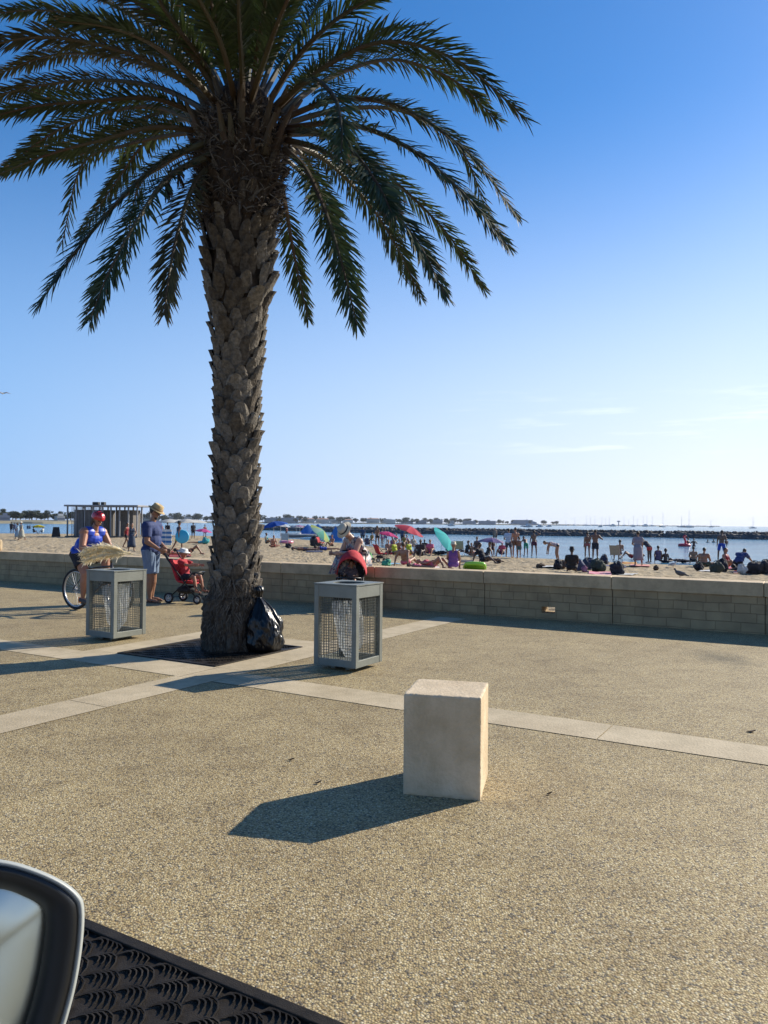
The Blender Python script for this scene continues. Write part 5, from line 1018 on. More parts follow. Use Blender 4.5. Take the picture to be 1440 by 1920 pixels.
# the thick of the crowd: more sitting and standing figures, copies of those above
pool = [o for o in C.objects if o.get('group') == 'people on the beach' and o.parent is None]
def pick(w): return [o for o in pool if w in o['label']][0]
crowd = [(662, 1018, 'woman in navy seated'), (671, 1022, 'man in red trunks cross'), (697, 1020, 'woman in mustard'), (722, 1022, 'woman in grey top'), (742, 1024, 'woman in cream top'), (754, 1020, 'man in navy shirt standing'), (763, 1024, 'woman in purple top'), (797, 1032, 'person in brown' if 0 else 'person in dark brown seated'), (806, 1042, 'woman in pink shirt'), (741, 1044, 'woman in yellow-green'), (728, 1040, 'man seated in the shade'), (838, 1036, 'woman in green top'), (884, 1040, 'bare chested man in red'), (893, 1042, 'woman in brown seated'), (913, 1046, 'dark-haired woman leaning'), (478, 1010, 'man all in black'), (537, 1008, 'woman in dusty red'), (640, 1014, 'woman in grey top'), (652, 1014, 'man in navy shirt standing'), (290, 1010, 'woman in navy standing'), (384, 1010, 'woman in dusty red'), (362, 1010, 'man in dark clothes standing')]
for i, (px, py, w) in enumerate(crowd):
    o = copy_tree(pick(w)); o.location = lp(px, py); o.rotation_euler.z += rnd.uniform(-.9, .9); s_ = o.scale.x * rnd.uniform(.92, 1.05); o.scale = (s_, s_, s_)
    far = px < 640; o['label'] = 'one of the tiny distant beachgoers around the cafe parasols and hulls' if far else 'one of the beachgoers crowded together between the straw-hatted woman and the purple parasol'; o['group'] = 'distant beachgoers' if far else 'crowd under the parasols'
# swimmers: figures standing in the sea, only the upper part shows
for px, py, ht, ps, yw, sk, tp_, sunk, lb in ((1290, 1024, 1.7, 'stand2', 60, 'dark', None, .85, 'swimmer standing beside the red inflatable'), (1301, 1024.5, 1.6, 'akimbo', 20, 'dark', None, .85, 'swimmer with spread elbows right of the red inflatable'), (1327, 1017, 1.7, 'stand', 0, 'dark', None, 1.35, 'left of two swimmers with only their heads above water'), (1338, 1017, 1.7, 'stand', 0, 'dark', None, 1.3, 'right of two swimmers with only their heads above water'), (1362, 1019, 1.7, 'stand', 30, 'brown', None, 1.1, 'swimmer behind the man in bright blue shorts'), (52, 991, 1.7, 'stand', 0, 'dark', ((.03, .05, .1), 'tee'), .8, 'left bather wading beyond the yellow parasol'), (56, 991, 1.6, 'stand', 0, 'dark', None, .8, 'right bather wading beyond the yellow parasol'), (1004, 1015, 1.7, 'stand', 0, 'dark', None, 1.3, 'lone swimmer far out behind the person in maroon shorts')):
    p = G(px, py, -.6); person(lb, ps, (p.x, p.y, -.6 ), yv(px, yw), ht, sk, HB_, tp_, (NAVY, .4), 'm', False, 1, group='bathers in the sea', sunk=sunk)
# ---- parasols
def parasol(px, py, dia, h, tilt, az, cols, label, name='beach_parasol', ribs=8, drop=.32, off=(0, 0)):
    l = lp(px, py); t = thing(name, label, 'parasol', l, 0, 'parasols on the beach'); R_ = Matrix.Rotation(az, 4, 'Z') @ Matrix.Rotation(tilt, 4, 'Y'); T_ = Matrix.Translation((off[0], off[1], h)) @ R_; r = dia / 2
    b = MB(); n = ribs * 8; K = 9; vs = []
    for lay in (0, 1):
        for k in range(K + 1):
            f = k / K
            for i in range(n):
                a = 2 * pi * i / n; sc = 1 - .06 * abs(sin(a * ribs / 2)) * f; z = -drop * dia / 2 * f ** 1.7 - (.012 if lay else 0) - .05 * abs(sin(a * ribs / 2)) * f * r * .4 * 0
                vs.append(T_ @ Vector((r * f * sc * cos(a), r * f * sc * sin(a), z + .04 * r * abs(sin(a * ribs / 2)) * f * -1)))
    m_ = (K + 1) * n
    for lay in (0, 1):
        for k in range(K):
            for i in range(n):
                g = int(i / 8); j = (i + 1) % n; F = (k * n + i, k * n + j, (k + 1) * n + j, (k + 1) * n + i); mi = (g if len(cols) <= 8 and not isinstance(cols, list) else k) % len(cols)
                b.add([], [], 0); b.f.append(tuple(q + lay * m_ for q in F)); b.m.append(mi)
    b.v = vs; b.f += [(K * n + i, K * n + (i + 1) % n, m_ + K * n + (i + 1) % n, m_ + K * n + i) for i in range(n)]; b.m += [0] * n
    b.build('canopy', [leafmat('parasol_fabric', c_, tuple(x * .85 for x in c_), .8, .45, 2) for c_ in cols], t, smooth=False)
    b = MB(); top = T_ @ Vector((0, 0, .06)); b.tube([Vector((0, 0, -.2)), Vector((0, 0, h * .55)), top] if abs(tilt) > .05 else [Vector((0, 0, -.2)), top], .018, 8); b.build('pole', mat('parasol_pole', (.6, .6, .6), .4, metal=.3), t)
    b = MB()
    for i in range(ribs): a = 2 * pi * i / ribs; b.tube([T_ @ Vector((r * .96 * cos(a), r * .96 * sin(a), -drop * r * .95 - .01)), T_ @ Vector((r * .5 * cos(a), r * .5 * sin(a), -drop * r * .33 - .02)), T_ @ Vector((0, 0, -.02))], .005, 4)
    b.build('ribs', mat('parasol_rib', (.1, .1, .1), .5), t)
    return t
parasol(72, 1000, 1.9, 1.35, .15, 2, ((.62, .55, .05),), 'yellow parasol near the water at the far left')
parasol(382, 1012, 1.8, 1.15, .1, 0, ((.62, .10, .34),), 'bright pink parasol just left of the palm trunk')
parasol(513, 1024, 2.1, 1.9, -.2, .3, ((.02, .12, .50),), 'royal blue parasol just right of the palm trunk')
parasol(526, 1016, 2.1, 1.95, .1, 0, ((.7, .7, .7), (.45, .55, .68)), 'white and pale blue parasol behind the royal blue one')
parasol(606, 1026, 2.0, 1.25, .75, -.25, ((.10, .42, .34), (.42, .50, .16), (.30, .50, .45)), 'tilted teal and yellow-green parasol left of the seated woman in straw hat')
parasol(728, 1026, 1.9, 1.35, .22, .2, ((.62, .03, .22),), 'vivid pink parasol left of the coral one')
parasol(770, 1040, 1.95, 1.75, .38, -.2, ((.66, .07, .12), (.52, .04, .09)), 'coral red parasol tilted to the right over seated people')
parasol(827, 1040, 2.1, 1.15, .95, -.35, ((.03, .55, .55),), 'turquoise parasol tilted steeply on the sand', off=(.45, 0))
parasol(921, 1043, 1.75, 1.22, .05, 0, ((.16, .12, .32), (.34, .26, .42), (.22, .17, .38)), 'purple striped parasol over people at the waterline')
parasol(556, 1006, 1.9, 1.7, .0, 0, ((.6, .6, .62),), 'plain white parasol among the small boats')
parasol(562, 1010, 1.2, 1.75, .1, 0, ((.5, .3, .48),), 'small lilac parasol among the small boats')
for i, (px, lb) in enumerate(((318, 'first white cafe parasol left of the palm, nearest the kiosk'), (334, 'second white cafe parasol from the kiosk'), (351, 'third white cafe parasol from the kiosk, largest and brightest'), (366, 'white cafe parasol nearest the palm trunk'))): parasol(px, 1006, 3.2, 2.3, 0, 0, ((.7, .7, .68),), lb, ribs=4, drop=.25)
# ---- kiosk
kl = sand_at(191, 1008); KY = kl.y; kw = 139 / 1440 * KY; kh = 58 / 1440 * KY; kio = thing('beach_kiosk', 'grey metal-framed beach kiosk with slatted walls and flat roof', 'kiosk', (kl.x, kl.y, kl.z), radians(-8))
GM = mat('galvanised', (.22, .22, .23), .5, metal=.5, var=.15, vscale=1); WD_ = mat('grey_cladding', (.10, .09, .08), .8, var=.25, vscale=6)
for i in range(18): b = MB(); b.box((-kw / 2 + (i % 9) * kw / 8, 3.4 * (i // 9), kh / 2), (.14, .14, kh)); b.build('post', GM, kio)
b = MB(); b.box((0, 1.7, kh + .1), (kw + .5, 4.2, .2)); b.build('roof', GM, kio, bevel=.02)
b = MB()
for x0, x1 in ((-.49, -.36), (-.34, -.24), (-.12, .0), (.13, .37)):
    b.box(((x0 + x1) / 2 * kw, 2.2, kh * .45), ((x1 - x0) * kw, 1.9, kh * .9))
b.build('cladding', WD_, kio); b = MB()
for k in range(24): b.box((-kw / 2 + .5 + k * .17, .06, kh * .5), (.05, .03, kh * .95))
b.build('slats', GM, kio); b = MB(); b.box((0, 1.7, .08), (kw + .3, 4.0, .16)); b.build('deck', WD_, kio)
b = MB(); b.box((-1.4, 1.2, kh + .38), (.7, .5, .36)); b.box((-.5, 1.2, kh + .38), (.4, .5, .36)); b.build('roof_unit', DARK, kio)
# board
l = lp(105, 1007); sb = thing('advertising_board', 'dark A-shaped board standing on the sand left of the kiosk', 'board', l, .2); b = MB(); b.add([(-.42, -.3, .05), (.42, -.3, .05), (.33, 0, 1.15), (-.33, 0, 1.15), (-.42, -.26, .05), (.42, -.26, .05), (.33, .03, 1.15), (-.33, .03, 1.15)], [(0, 1, 2, 3), (7, 6, 5, 4), (0, 4, 5, 1), (1, 5, 6, 2), (2, 6, 7, 3), (3, 7, 4, 0)]); b.build('front_panel', BLKC, sb)
b = MB(); b.add([(-.42, .3, .05), (.42, .3, .05), (.33, .04, 1.12), (-.33, .04, 1.12), (-.42, .26, .05), (.42, .26, .05), (.33, .01, 1.12), (-.33, .01, 1.12)], [(0, 1, 2, 3), (7, 6, 5, 4), (0, 4, 5, 1), (1, 5, 6, 2), (2, 6, 7, 3), (3, 7, 4, 0)]); b.build('back_panel', BLKC, sb)
# windbreak striped
l = lp(311, 1023); wb = thing('windbreak', 'blue and white striped windbreak behind the man in blue', 'windbreak', l, 0)
for side, rz in ((-1, .5), (1, -.5)):
    b = MB()
    for k in range(7): b.box((side * .28, 0, .12 + k * .16), (.52, .03, .158), Matrix.Rotation(rz * side, 4, 'Z'), k % 2)
    b.build('striped_cloth', [cloth((.6, .6, .6)), cloth((.04, .16, .38))], wb)
b = MB()
for x in (-.55, 0, .55): b.tube([(x, 0, -.1), (x, 0, 1.3)], .015, 6)
b.build('poles', ALU, wb)
# round blue board carried by the man in green shorts
l = lp(343, 1034); b = MB(); b.lathe([(.001, -.02), (.36, -.02), (.39, 0), (.36, .02), (.001, .02)], 32, Matrix.Rotation(radians(80), 4, 'X') @ Matrix.Rotation(.3, 4, 'Y')); o = b.build('round_board', mat('cyan_plastic', (.04, .36, .55), .4), smooth=True, loc=(l[0], l[1] - .2, l[2] + .85)); tag(o, 'round sky-blue board carried by the man in lime green shorts', 'board')
# small boats and blue tents right of the palm
def boat(px, py, L_, rz, col, label, mast=0):
    l = lp(px, py); t = thing('beached_boat', label, 'boat', l, rz, 'boats pulled up on the sand'); b = MB()
    def hull(u, v): x = (u - .5) * L_; w = .42 * L_ / 3 * (1 - abs(2 * u - 1) ** 3.2) + .015; a = (v - .5) * pi; return Vector((x, sin(a) * w, .12 + .42 - cos(a) * .42 * (1 - .5 * max(0, 2 * u - 1.2)) + .22 * max(0, u - .55)))
    b.grid(hull, 30, 12); b.build('hull', col, t, smooth=True); d = MB(); d.add([hull(i / 29, 0) for i in range(30)] + [hull(i / 29, 1) for i in range(30)], [(i, i + 1, 31 + i, 30 + i) for i in range(29)]); d.build('deck', mat('boat_deck', (.5, .5, .5), .5), t)
    if mast: q = MB(); q.tube([(L_ * .1, 0, .3), (L_ * .1, 0, mast)], .03, 8); q.build('mast', ALU, t)
WHB = mat('white_hull', (.55, .56, .58), .4); GHB = mat('grey_hull', (.22, .23, .25), .5)
boat(560, 1010, 4.2, .2, GHB, 'largest grey hull pulled up right of the palm'); boat(582, 1009, 4.0, -.1, WHB, 'white hull in front of the blue sails'); boat(545, 1007, 3.2, .5, WHB, 'small white hull nearest the blue parasol'); boat(600, 1012, 3.4, 2.9, GHB, 'grey hull nearest the teal and yellow parasol')
for px, py, w_, h_, lb in ((577, 1003, 3.2, 1.8, 'blue pointed beach tent left of the other, behind the hulls'), (596, 1004, 2.8, 1.9, 'blue pointed beach tent nearer the seated woman'), (629, 1014, 1.6, 1.7, 'narrow blue beach shelter behind the seated woman')):
    l = lp(px, py); t = thing('beach_tent', lb, 'tent', l, .3, 'blue tents on the beach'); b = MB(); w2 = w_ / 2
    def tf(u, v): a = u * 2 * pi; k = (1 - v) ** .8; sq = 1 / max(abs(cos(a)), abs(sin(a))) ** .7; return Vector((w2 * k * cos(a) * sq, w2 * .8 * k * sin(a) * sq, h_ * (v * .9 + .1 * v * v)))
    b.grid(tf, 32, 10, closeu=True); b.build('canopy', cloth((.03, .15, .42)), t); q = MB(); q.tube([(0, 0, 0), (0, 0, h_ + .15)], .02, 6); q.build('pole', ALU, t)
# white box chair by the blue parasol
l = lp(533, 1022); ch = thing('beach_chair', 'pale blue cloth-backed beach chair right of the royal blue parasol', 'chair', l, .3, 'folding chairs'); 
def folding(t, col):
    b = MB(); 
    for s in (-1, 1): b.tube([(s * .28, .25, 0), (s * .28, -.28, .55)], .014, 6); b.tube([(s * .28, -.25, 0), (s * .28, .28, .42)], .014, 6); b.tube([(s * .28, -.18, .38), (s * .28, -.42, 1.0)], .014, 6)
    b.build('frame', ALU, t); b = MB(); b.box((0, .04, .41), (.54, .46, .02)); b.build('seat', col, t); b = MB(); b.box((0, 0, .3), (.56, .02, .58), Matrix.Translation((0, -.19, .40)) @ Matrix.Rotation(radians(20), 4, 'X')); b.build('backrest', col, t)
folding(ch, cloth((.25, .38, .55)))
for px, py, rz, c_, lb in ((1156, 1054, yv(1156, 160), (.33, .29, .22), 'beige folding chair with its back to us at the waterline'), (862, 1041, yv(862, 170), (.36, .32, .25), 'beige folding chair right of the turquoise parasol')):
    ch = thing('beach_chair', lb, 'chair', lp(px, py), rz, 'folding chairs'); folding(ch, cloth(c_))
# black pushchair on the sand
pushchair('black pushchair on the sand right of the seated woman', lp(713, 1054), yv(713, 120)); pushchair('black pushchair on the sand under the teal and yellow parasol', lp(601, 1028), yv(601, 60))
# inflatables
def torus(px, py, R_, r_, col, lb, tilt=0, sq=1, z=0, name='swim_ring'):
    l = sand_at(px, py); b = MB(); b.tube([Vector((R_ * cos(a), R_ * sq * sin(a), 0)) for a in [2 * pi * i / 40 for i in range(40)]], r_, 12, closed=True); o = b.build(name, mat('vinyl_%02d%02d' % (int(col[0] * 99), int(col[1] * 99)), col, .25, coat=.4), smooth=True, loc=(l.x, l.y, l.z + r_ + z)); o.rotation_euler = (tilt, 0, yv(px, 0)); tag(o, lb, 'inflatable')
torus(537, 1019, .5, .13, (.62, .2, .3), 'pale pink inflatable ring flat on the sand near the blue parasol'); torus(746, 1041, .75, .09, (.55, .03, .03), 'red inflatable boat on the sand right of the black pushchair', sq=.6, name='inflatable_boat')
l = sand_at(890, 1068); t = thing('air_bed', 'lime green inflatable lying on the sand just behind the coping', 'inflatable', l, yv(890, 0)); LIMEV = mat('lime_vinyl', (.28, .62, .04), .25, coat=.4)
b = MB(); b.tube([Vector((.38 * cos(a) * (1 if abs(cos(a)) < .7 else 1), .3 * sin(a), 0)) * (1.0 / max(abs(cos(a)), abs(sin(a))) ** .55) for a in [2 * pi * i / 40 for i in range(40)]], .085, 12, closed=True); o = b.build('outer_tube', LIMEV, t, smooth=True); o.location.z = .1; o.rotation_euler.x = .5
b = MB(); 
for i in range(4): b.capsule((-.3, -.2 + i * .13, 0), (.3, -.2 + i * .13, 0), .07, .07)
o = b.build('mattress', LIMEV, t, smooth=True); o.location.z = .1; o.rotation_euler.x = .5
# flamingo-like red ring at sea with a neck
p = G(1283, 1024.5, -.6); t = thing('inflatable_ring', 'red inflatable with upright neck floating among the swimmers', 'inflatable', p, yv(1283, 0)); RV = mat('red_vinyl', (.5, .03, .05), .3); b = MB(); b.tube([Vector((.45 * cos(a), .45 * sin(a), .12)) for a in [2 * pi * i / 32 for i in range(32)]], .17, 10, closed=True); b.build('ring', RV, t, smooth=True)
b = MB(); b.tube(crom([(-.1, -.4, .2), (-.12, -.5, .5), (0, -.5, .85), (.05, -.5, 1.05), (-.12, -.5, 1.1), (-.2, -.5, .95)], 16), [.12 - .004 * i for i in range(17)], 8); b.build('neck', RV, t, smooth=True)
# towels, bags, piles
def towel(px, py, w, d, cols, lb, rz=0):
    l = sand_at(px, py); b = MB(); R = random.Random(int(px)); n_ = 14; ph = R.uniform(0, 9)
    hz = yv(px, rz)
    for lay in (0, 1):
        vs = []
        for i in range(n_):
            for j in range(n_):
                x, y = (i / (n_ - 1) - .5) * w, (j / (n_ - 1) - .5) * d; vs.append((x, y, .035 + .03 * noise.noise(Vector((x * 3, y * 3, ph))) - lay * .014))
        b.add(vs, [(i * n_ + j, (i + 1) * n_ + j, (i + 1) * n_ + j + 1, i * n_ + j + 1) for i in range(n_ - 1) for j in range(n_ - 1)], 0)
        for q in range((n_ - 1) ** 2): b.m[-(n_ - 1) ** 2 + q] = (q // (n_ - 1) // 2) % len(cols)
    o = b.build('beach_towel', [cloth(c_) for c_ in cols], loc=(l.x, l.y, l.z)); o.rotation_euler.z = hz; tag(o, lb, 'towel', 'towels on the sand')
for a in ((338, 1043, 2.3, 1.0, (RED_, BLK_), 'dark red striped towel under the two sunbathers left of the palm', 90), (590, 1034, 2.8, 1.0, (NAVY,), 'navy towel under the sunbathers right of the palm', 90), (800, 1067, 2.6, 1.0, ((.35, .2, .22), WHT), 'pink and white towel just behind the coping', 90), (850, 1070, 1.2, .8, (WHT,), 'white towel under the woman in the pink hat', 90), (1125, 1076, 1.7, .8, ((.6, .12, .18), (.6, .3, .35)), 'bright pink checked towel left of the round black bag', 90), (1176, 1078, 1.0, .5, ((.5, .5, .48),), 'crumpled white towel right of the round black bag', 70), (1180, 1056, 1.9, .8, ((.6, .35, .05), RED_), 'orange towel beside the woman in grey dress', 90), (1200, 1061, 1.6, .9, ((.6, .25, .22),), 'salmon towel under the feet of the woman in grey dress', 90), (1100, 1066, 1.8, 1.0, (NAVY, (.05, .05, .1)), 'navy towel behind the row of bags', 90), (1155, 1063, 2.0, .9, (NAVY, (.1, .1, .2)), 'navy towel under the beige folding chair', 90), (1030, 1063, 1.2, .6, (WHT,), 'white towel beside the brown bag', 90), (1368, 1066, 2.0, .9, ((.45, .03, .08),), 'crimson towel under the woman in dark red', 90), (1330, 1071, 1.4, .6, (WHT, GRY), 'white and grey towel in front of the two bare backs', 70), (1395, 1074, 1.8, .8, (RED_, WHT), 'red and white towel at the far right', 90), (1093, 1056, 1.0, .5, ((.22, .28, .12),), 'olive towel behind the figure in black', 90), (870, 1053, 2.0, .9, (BLK_,), 'black mat between the pink hat and the beige chair', 90), (735, 1058, .9, .5, ((.25, .45, .6),), 'pale blue towel right of the black pushchair', 60)): towel(a[0], a[1], a[2], a[3], a[4], a[5], a[6])
def lump(px, py, w, h, col, lb, name='beach_bag', cat='bag', strap=True, seed=0):
    l = sand_at(px, py); R = random.Random(int(px * 7 + py)); t = thing(name, lb, cat, l, R.uniform(0, 6), 'bags on the sand'); b = MB(); ph = R.uniform(0, 50)
    def f(u, v): a = u * 2 * pi; el = v * pi; r = 1 + .6 * noise.noise(Vector((cos(a) * 1.6 + ph, sin(a) * 1.6, v * 3))) + .12 * noise.noise(Vector((cos(a) * 5 + ph, sin(a) * 5, v * 9))); s = sin(el) ** .6; r += .12 * noise.noise(Vector((cos(a) * 9, sin(a) * 9 + ph, v * 16))); return Vector((w * .42 * s * cos(a) * r, w / 2.6 * s * sin(a) * r, max(0, h / 2 - h / 2 * cos(el) * r)))
    b.grid(f, 26, 14, closeu=True); b.build('body', cloth(col), t, smooth=True)
    if strap: q = MB(); q.tube(crom([(-w * .22, 0, h * .8), (-w * .12, .02, h * 1.15), (w * .12, .03, h * 1.15), (w * .22, 0, h * .8)], 12), .016, 6); q.build('handle', cloth(tuple(x * .7 for x in col)), t, smooth=True)
for a in ((1013, 1065, .5, .18, (.08, .05, .03), 'brown bag beside the white towel, leftmost of the row'), (1045, 1068, .42, .38, BLK_, 'small round black bag left of the figure in black'), (1056, 1066, .45, .3, (.10, .06, .04), 'brown bag nearest the figure in black'), (1086, 1070, .45, .4, (.05, .06, .12), 'dark blue bag right of the figure in black'), (1102, 1068, .7, .45, (.03, .04, .07), 'wide navy bag in the middle of the row'), (1120, 1071, .62, .42, (.03, .045, .035), 'large dark green rucksack above the pink towel'), (1096, 1073, .28, .22, (.3, .15, .25), 'small mauve pouch in the row'), (1157, 1076, .64, .40, (.02, .02, .03), 'big round black bag right of the pink towel'), (1133, 1058, .5, .45, (.02, .025, .05), 'navy rucksack left of the folding chair'), (1230, 1069, .25, .18, (.08, .05, .03), 'small brown pouch alone on the sand'), (1310, 1070, .5, .3, BLK_, 'flat black bag in front of the smaller bare back'), (1343, 1073, .6, .4, (.04, .05, .04), 'dark green bag in front of the blue shorts'), (1354, 1072, .5, .5, (.02, .02, .03), 'black bag next to the dark green one, at right'), (1416, 1076, .8, .45, (.02, .02, .022), 'large black holdall at the far right'), (1435, 1076, .8, .5, (.03, .03, .035), 'black holdall cut by the right edge'), (1392, 1076, .4, .35, (.45, .45, .44), 'white carrier bag at the far right'), (934, 1056, .35, .2, BLK_, 'small black pouch right of the lime green inflatable'), (801, 1037, .6, .4, (.03, .03, .05), 'navy bag left of the person lying in black'), (811, 1036, .5, .35, (.2, .2, .22), 'grey bag behind the person lying in black'), (725, 1062, .4, .25, (.05, .3, .18), 'green bag at the foot of the black pushchair'), (690, 1054, .5, .4, (.08, .3, .1), 'bright green bag right beside the seated woman in straw hat'), (540, 1028, .5, .3, (.02, .02, .02), 'small black bag below the pale blue beach chair'), (385, 1020, .6, .5, (.03, .28, .3), 'turquoise bag left of the palm trunk'), (590, 1024, .9, .7, (.03, .03, .035), 'heap of black bags left under the teal and yellow parasol')): lump(*a)
# birds
def bird(px, py, col, col2, lb, yw, s=1):
    l = sand_at(px, py); t = thing('bird', lb, 'bird', l, yv(px, yw), None, s); b = MB(); b.ell((0, 0, .13), (.06, .13, .065), Matrix.Rotation(radians(18), 3, 'X')); b.capsule((0, .08, .16), (0, .12, .22), .035, .026); b.ell((0, .13, .235), (.026, .032, .027)); b.capsule((0, -.1, .11), (0, -.22, .07), .035, .014); remesh(b, 'body', col, t, .008, 1)
    b = MB(); b.ell((-.052, -.03, .14), (.018, .12, .04), Matrix.Rotation(radians(14), 3, 'X')); b.build('wing', col2, t, smooth=True); b = MB(); b.ell((.052, -.03, .14), (.018, .12, .04), Matrix.Rotation(radians(14), 3, 'X')); b.build('wing', col2, t, smooth=True)
    b = MB(); b.tube([(0, .155, .235), (0, .19, .225)], [.008, .002], 6); b.build('beak', mat('beak', (.3, .18, .05), .5), t)
    for x in (-.02, .02): b = MB(); b.tube([(x, 0, .09), (x, .0, .005), (x, .03, .004)], .005, 5); b.build('leg', mat('bird_leg', (.25, .08, .05), .6), t)
bird(1275, 1084, mat('pigeon_grey', (.06, .06, .07), .7), mat('pigeon_wing', (.09, .09, .10), .7), 'dark grey pigeon on the sand close behind the coping', -100, 1.3)
bird(1262, 1064, mat('gull_white', (.6, .6, .6), .7), mat('gull_wing', (.35, .36, .38), .7), 'white gull on the sand beyond the pigeon', 60, 1.2)
# ============================================================ FAR SHORE
def strip(pxs, yb, dist, name, m, hgt, depth=60, z0=-.9):
    b = MB(); vs = []
    n = len(pxs)
    for r_ in range(4):
        for i, px in enumerate(pxs):
            d = ray(px, 980); k = dist[i] + (0, 6, depth * .5, depth)[r_]; p = Vector((d.x, d.y, 0)).normalized() * k; vs.append((p.x, p.y, (z0, hgt * .35, hgt, z0)[r_] if hgt > 0 else 0))
    b.add(vs, [(r_ * n + i, r_ * n + i + 1, (r_ + 1) * n + i + 1, (r_ + 1) * n + i) for r_ in range(3) for i in range(n - 1)]); tag(b.build(name, m), kind='structure')
LANDM = mat('far_shore_ground', (.16, .15, .09), .9, col2=(.28, .24, .16), vscale=.05)
strip([-300 + i * 20 for i in range(24)], 0, [480 + 10 * sin(i * .9) for i in range(24)], 'far_shore', LANDM, 1.6, 120)
xs = [230 + i * 26 for i in range(40)]; ds = [1150 + i * 28 + 20 * sin(i * 1.3) for i in range(40)]
strip(xs, 0, ds, 'far_shore', mat('far_scrub', (.06, .065, .04), .9, col2=(.12, .11, .07), vscale=.03), 2.2, 260); 
def shd(px): return 1150 + (px - 230) / 26 * 28
NEEDLE = mat('pine_foliage', (.016, .028, .014), .85, col2=(.035, .052, .025), vscale=.3)
TRK = mat('pine_trunk', (.10, .07, .05), .9)
def tree_proto(seed, w, h):
    R = random.Random(seed); t = thing('pine_tree', 'x', 'tree', (0, 0, 0)); b = MB()
    b.tube([(0, 0, -.5), (w * .03, 0, h * .3), (0, 0, h * .6)], [w * .05, w * .04, w * .02], 6)
    for k in range(5): a = R.uniform(0, 6.28); b.tube([(0, 0, h * (.3 + .05 * k)), (cos(a) * w * .3, sin(a) * w * .3, h * .66)], [w * .02, w * .008], 5)
    b.build('trunk', TRK, t)
    c = MB(); cl = [(R.uniform(-.36, .36) * w, R.uniform(-.36, .36) * w, h * R.uniform(.3, .82), w * R.uniform(.14, .26)) for _ in range(18)]
    for x, y, z, r in cl:
        for k in range(75):
            d = Vector((R.gauss(0, 1), R.gauss(0, 1), R.gauss(0, .7))).normalized(); p = Vector((x, y, z)) + Vector((d.x, d.y, d.z * .75)) * r * R.uniform(.6, 1.05); s = w * R.uniform(.03, .055); a1 = Vector((R.gauss(0, 1), R.gauss(0, 1), R.gauss(0, 1))).normalized() * s; a2 = a1.cross(d + Vector((.01, 0, 0))).normalized() * s * .7
            c.add([p - a1, p - a2, p + a1, p + a2], [(0, 1, 2, 3)])
    c.build('crown', NEEDLE, t, fix=False); return t
protos = [tree_proto(1, 8, 7), tree_proto(2, 10, 7.5), tree_proto(3, 7, 8.5)]; used = set()
def tree(px, dist, sc, label, group, k, z=0):
    t = protos[k] if k not in used else copy_tree(protos[k]); used.add(k); d = ray(px, 980); p = Vector((d.x, d.y, 0)).normalized() * dist
    t.location = (p.x, p.y, z); t.scale = (sc, sc, sc); t.rotation_euler.z = px; t['label'] = label; t['group'] = group
R = random.Random(21)
for i in range(26): tree(-60 + i * 7.6 + R.uniform(-2, 2), 520 + R.uniform(0, 60), R.uniform(.6, .95) * (.9 if 75 < -60 + i * 7.6 < 84 else 1), 'dark round pine in the belt of trees beyond the water at far left', 'pines beyond the water at far left', i % 3, 1.2)
for i in range(86):
    px = 245 + i * 9.4 + R.uniform(-4, 4); tree(px, shd(px) + R.uniform(-40, 100), R.uniform(1.25, 1.95) * (1.25 if R.random() < .08 else 1) * (1 if px < 900 else .8), 'dark pine on the low far shore behind the beach', 'pines on the far shore', i % 3, 1.5)
tree(838, shd(838) + 5, 1.7, 'tallest dark pine on the far shore, above the turquoise parasol', 'pines on the far shore', 1, 1.0)
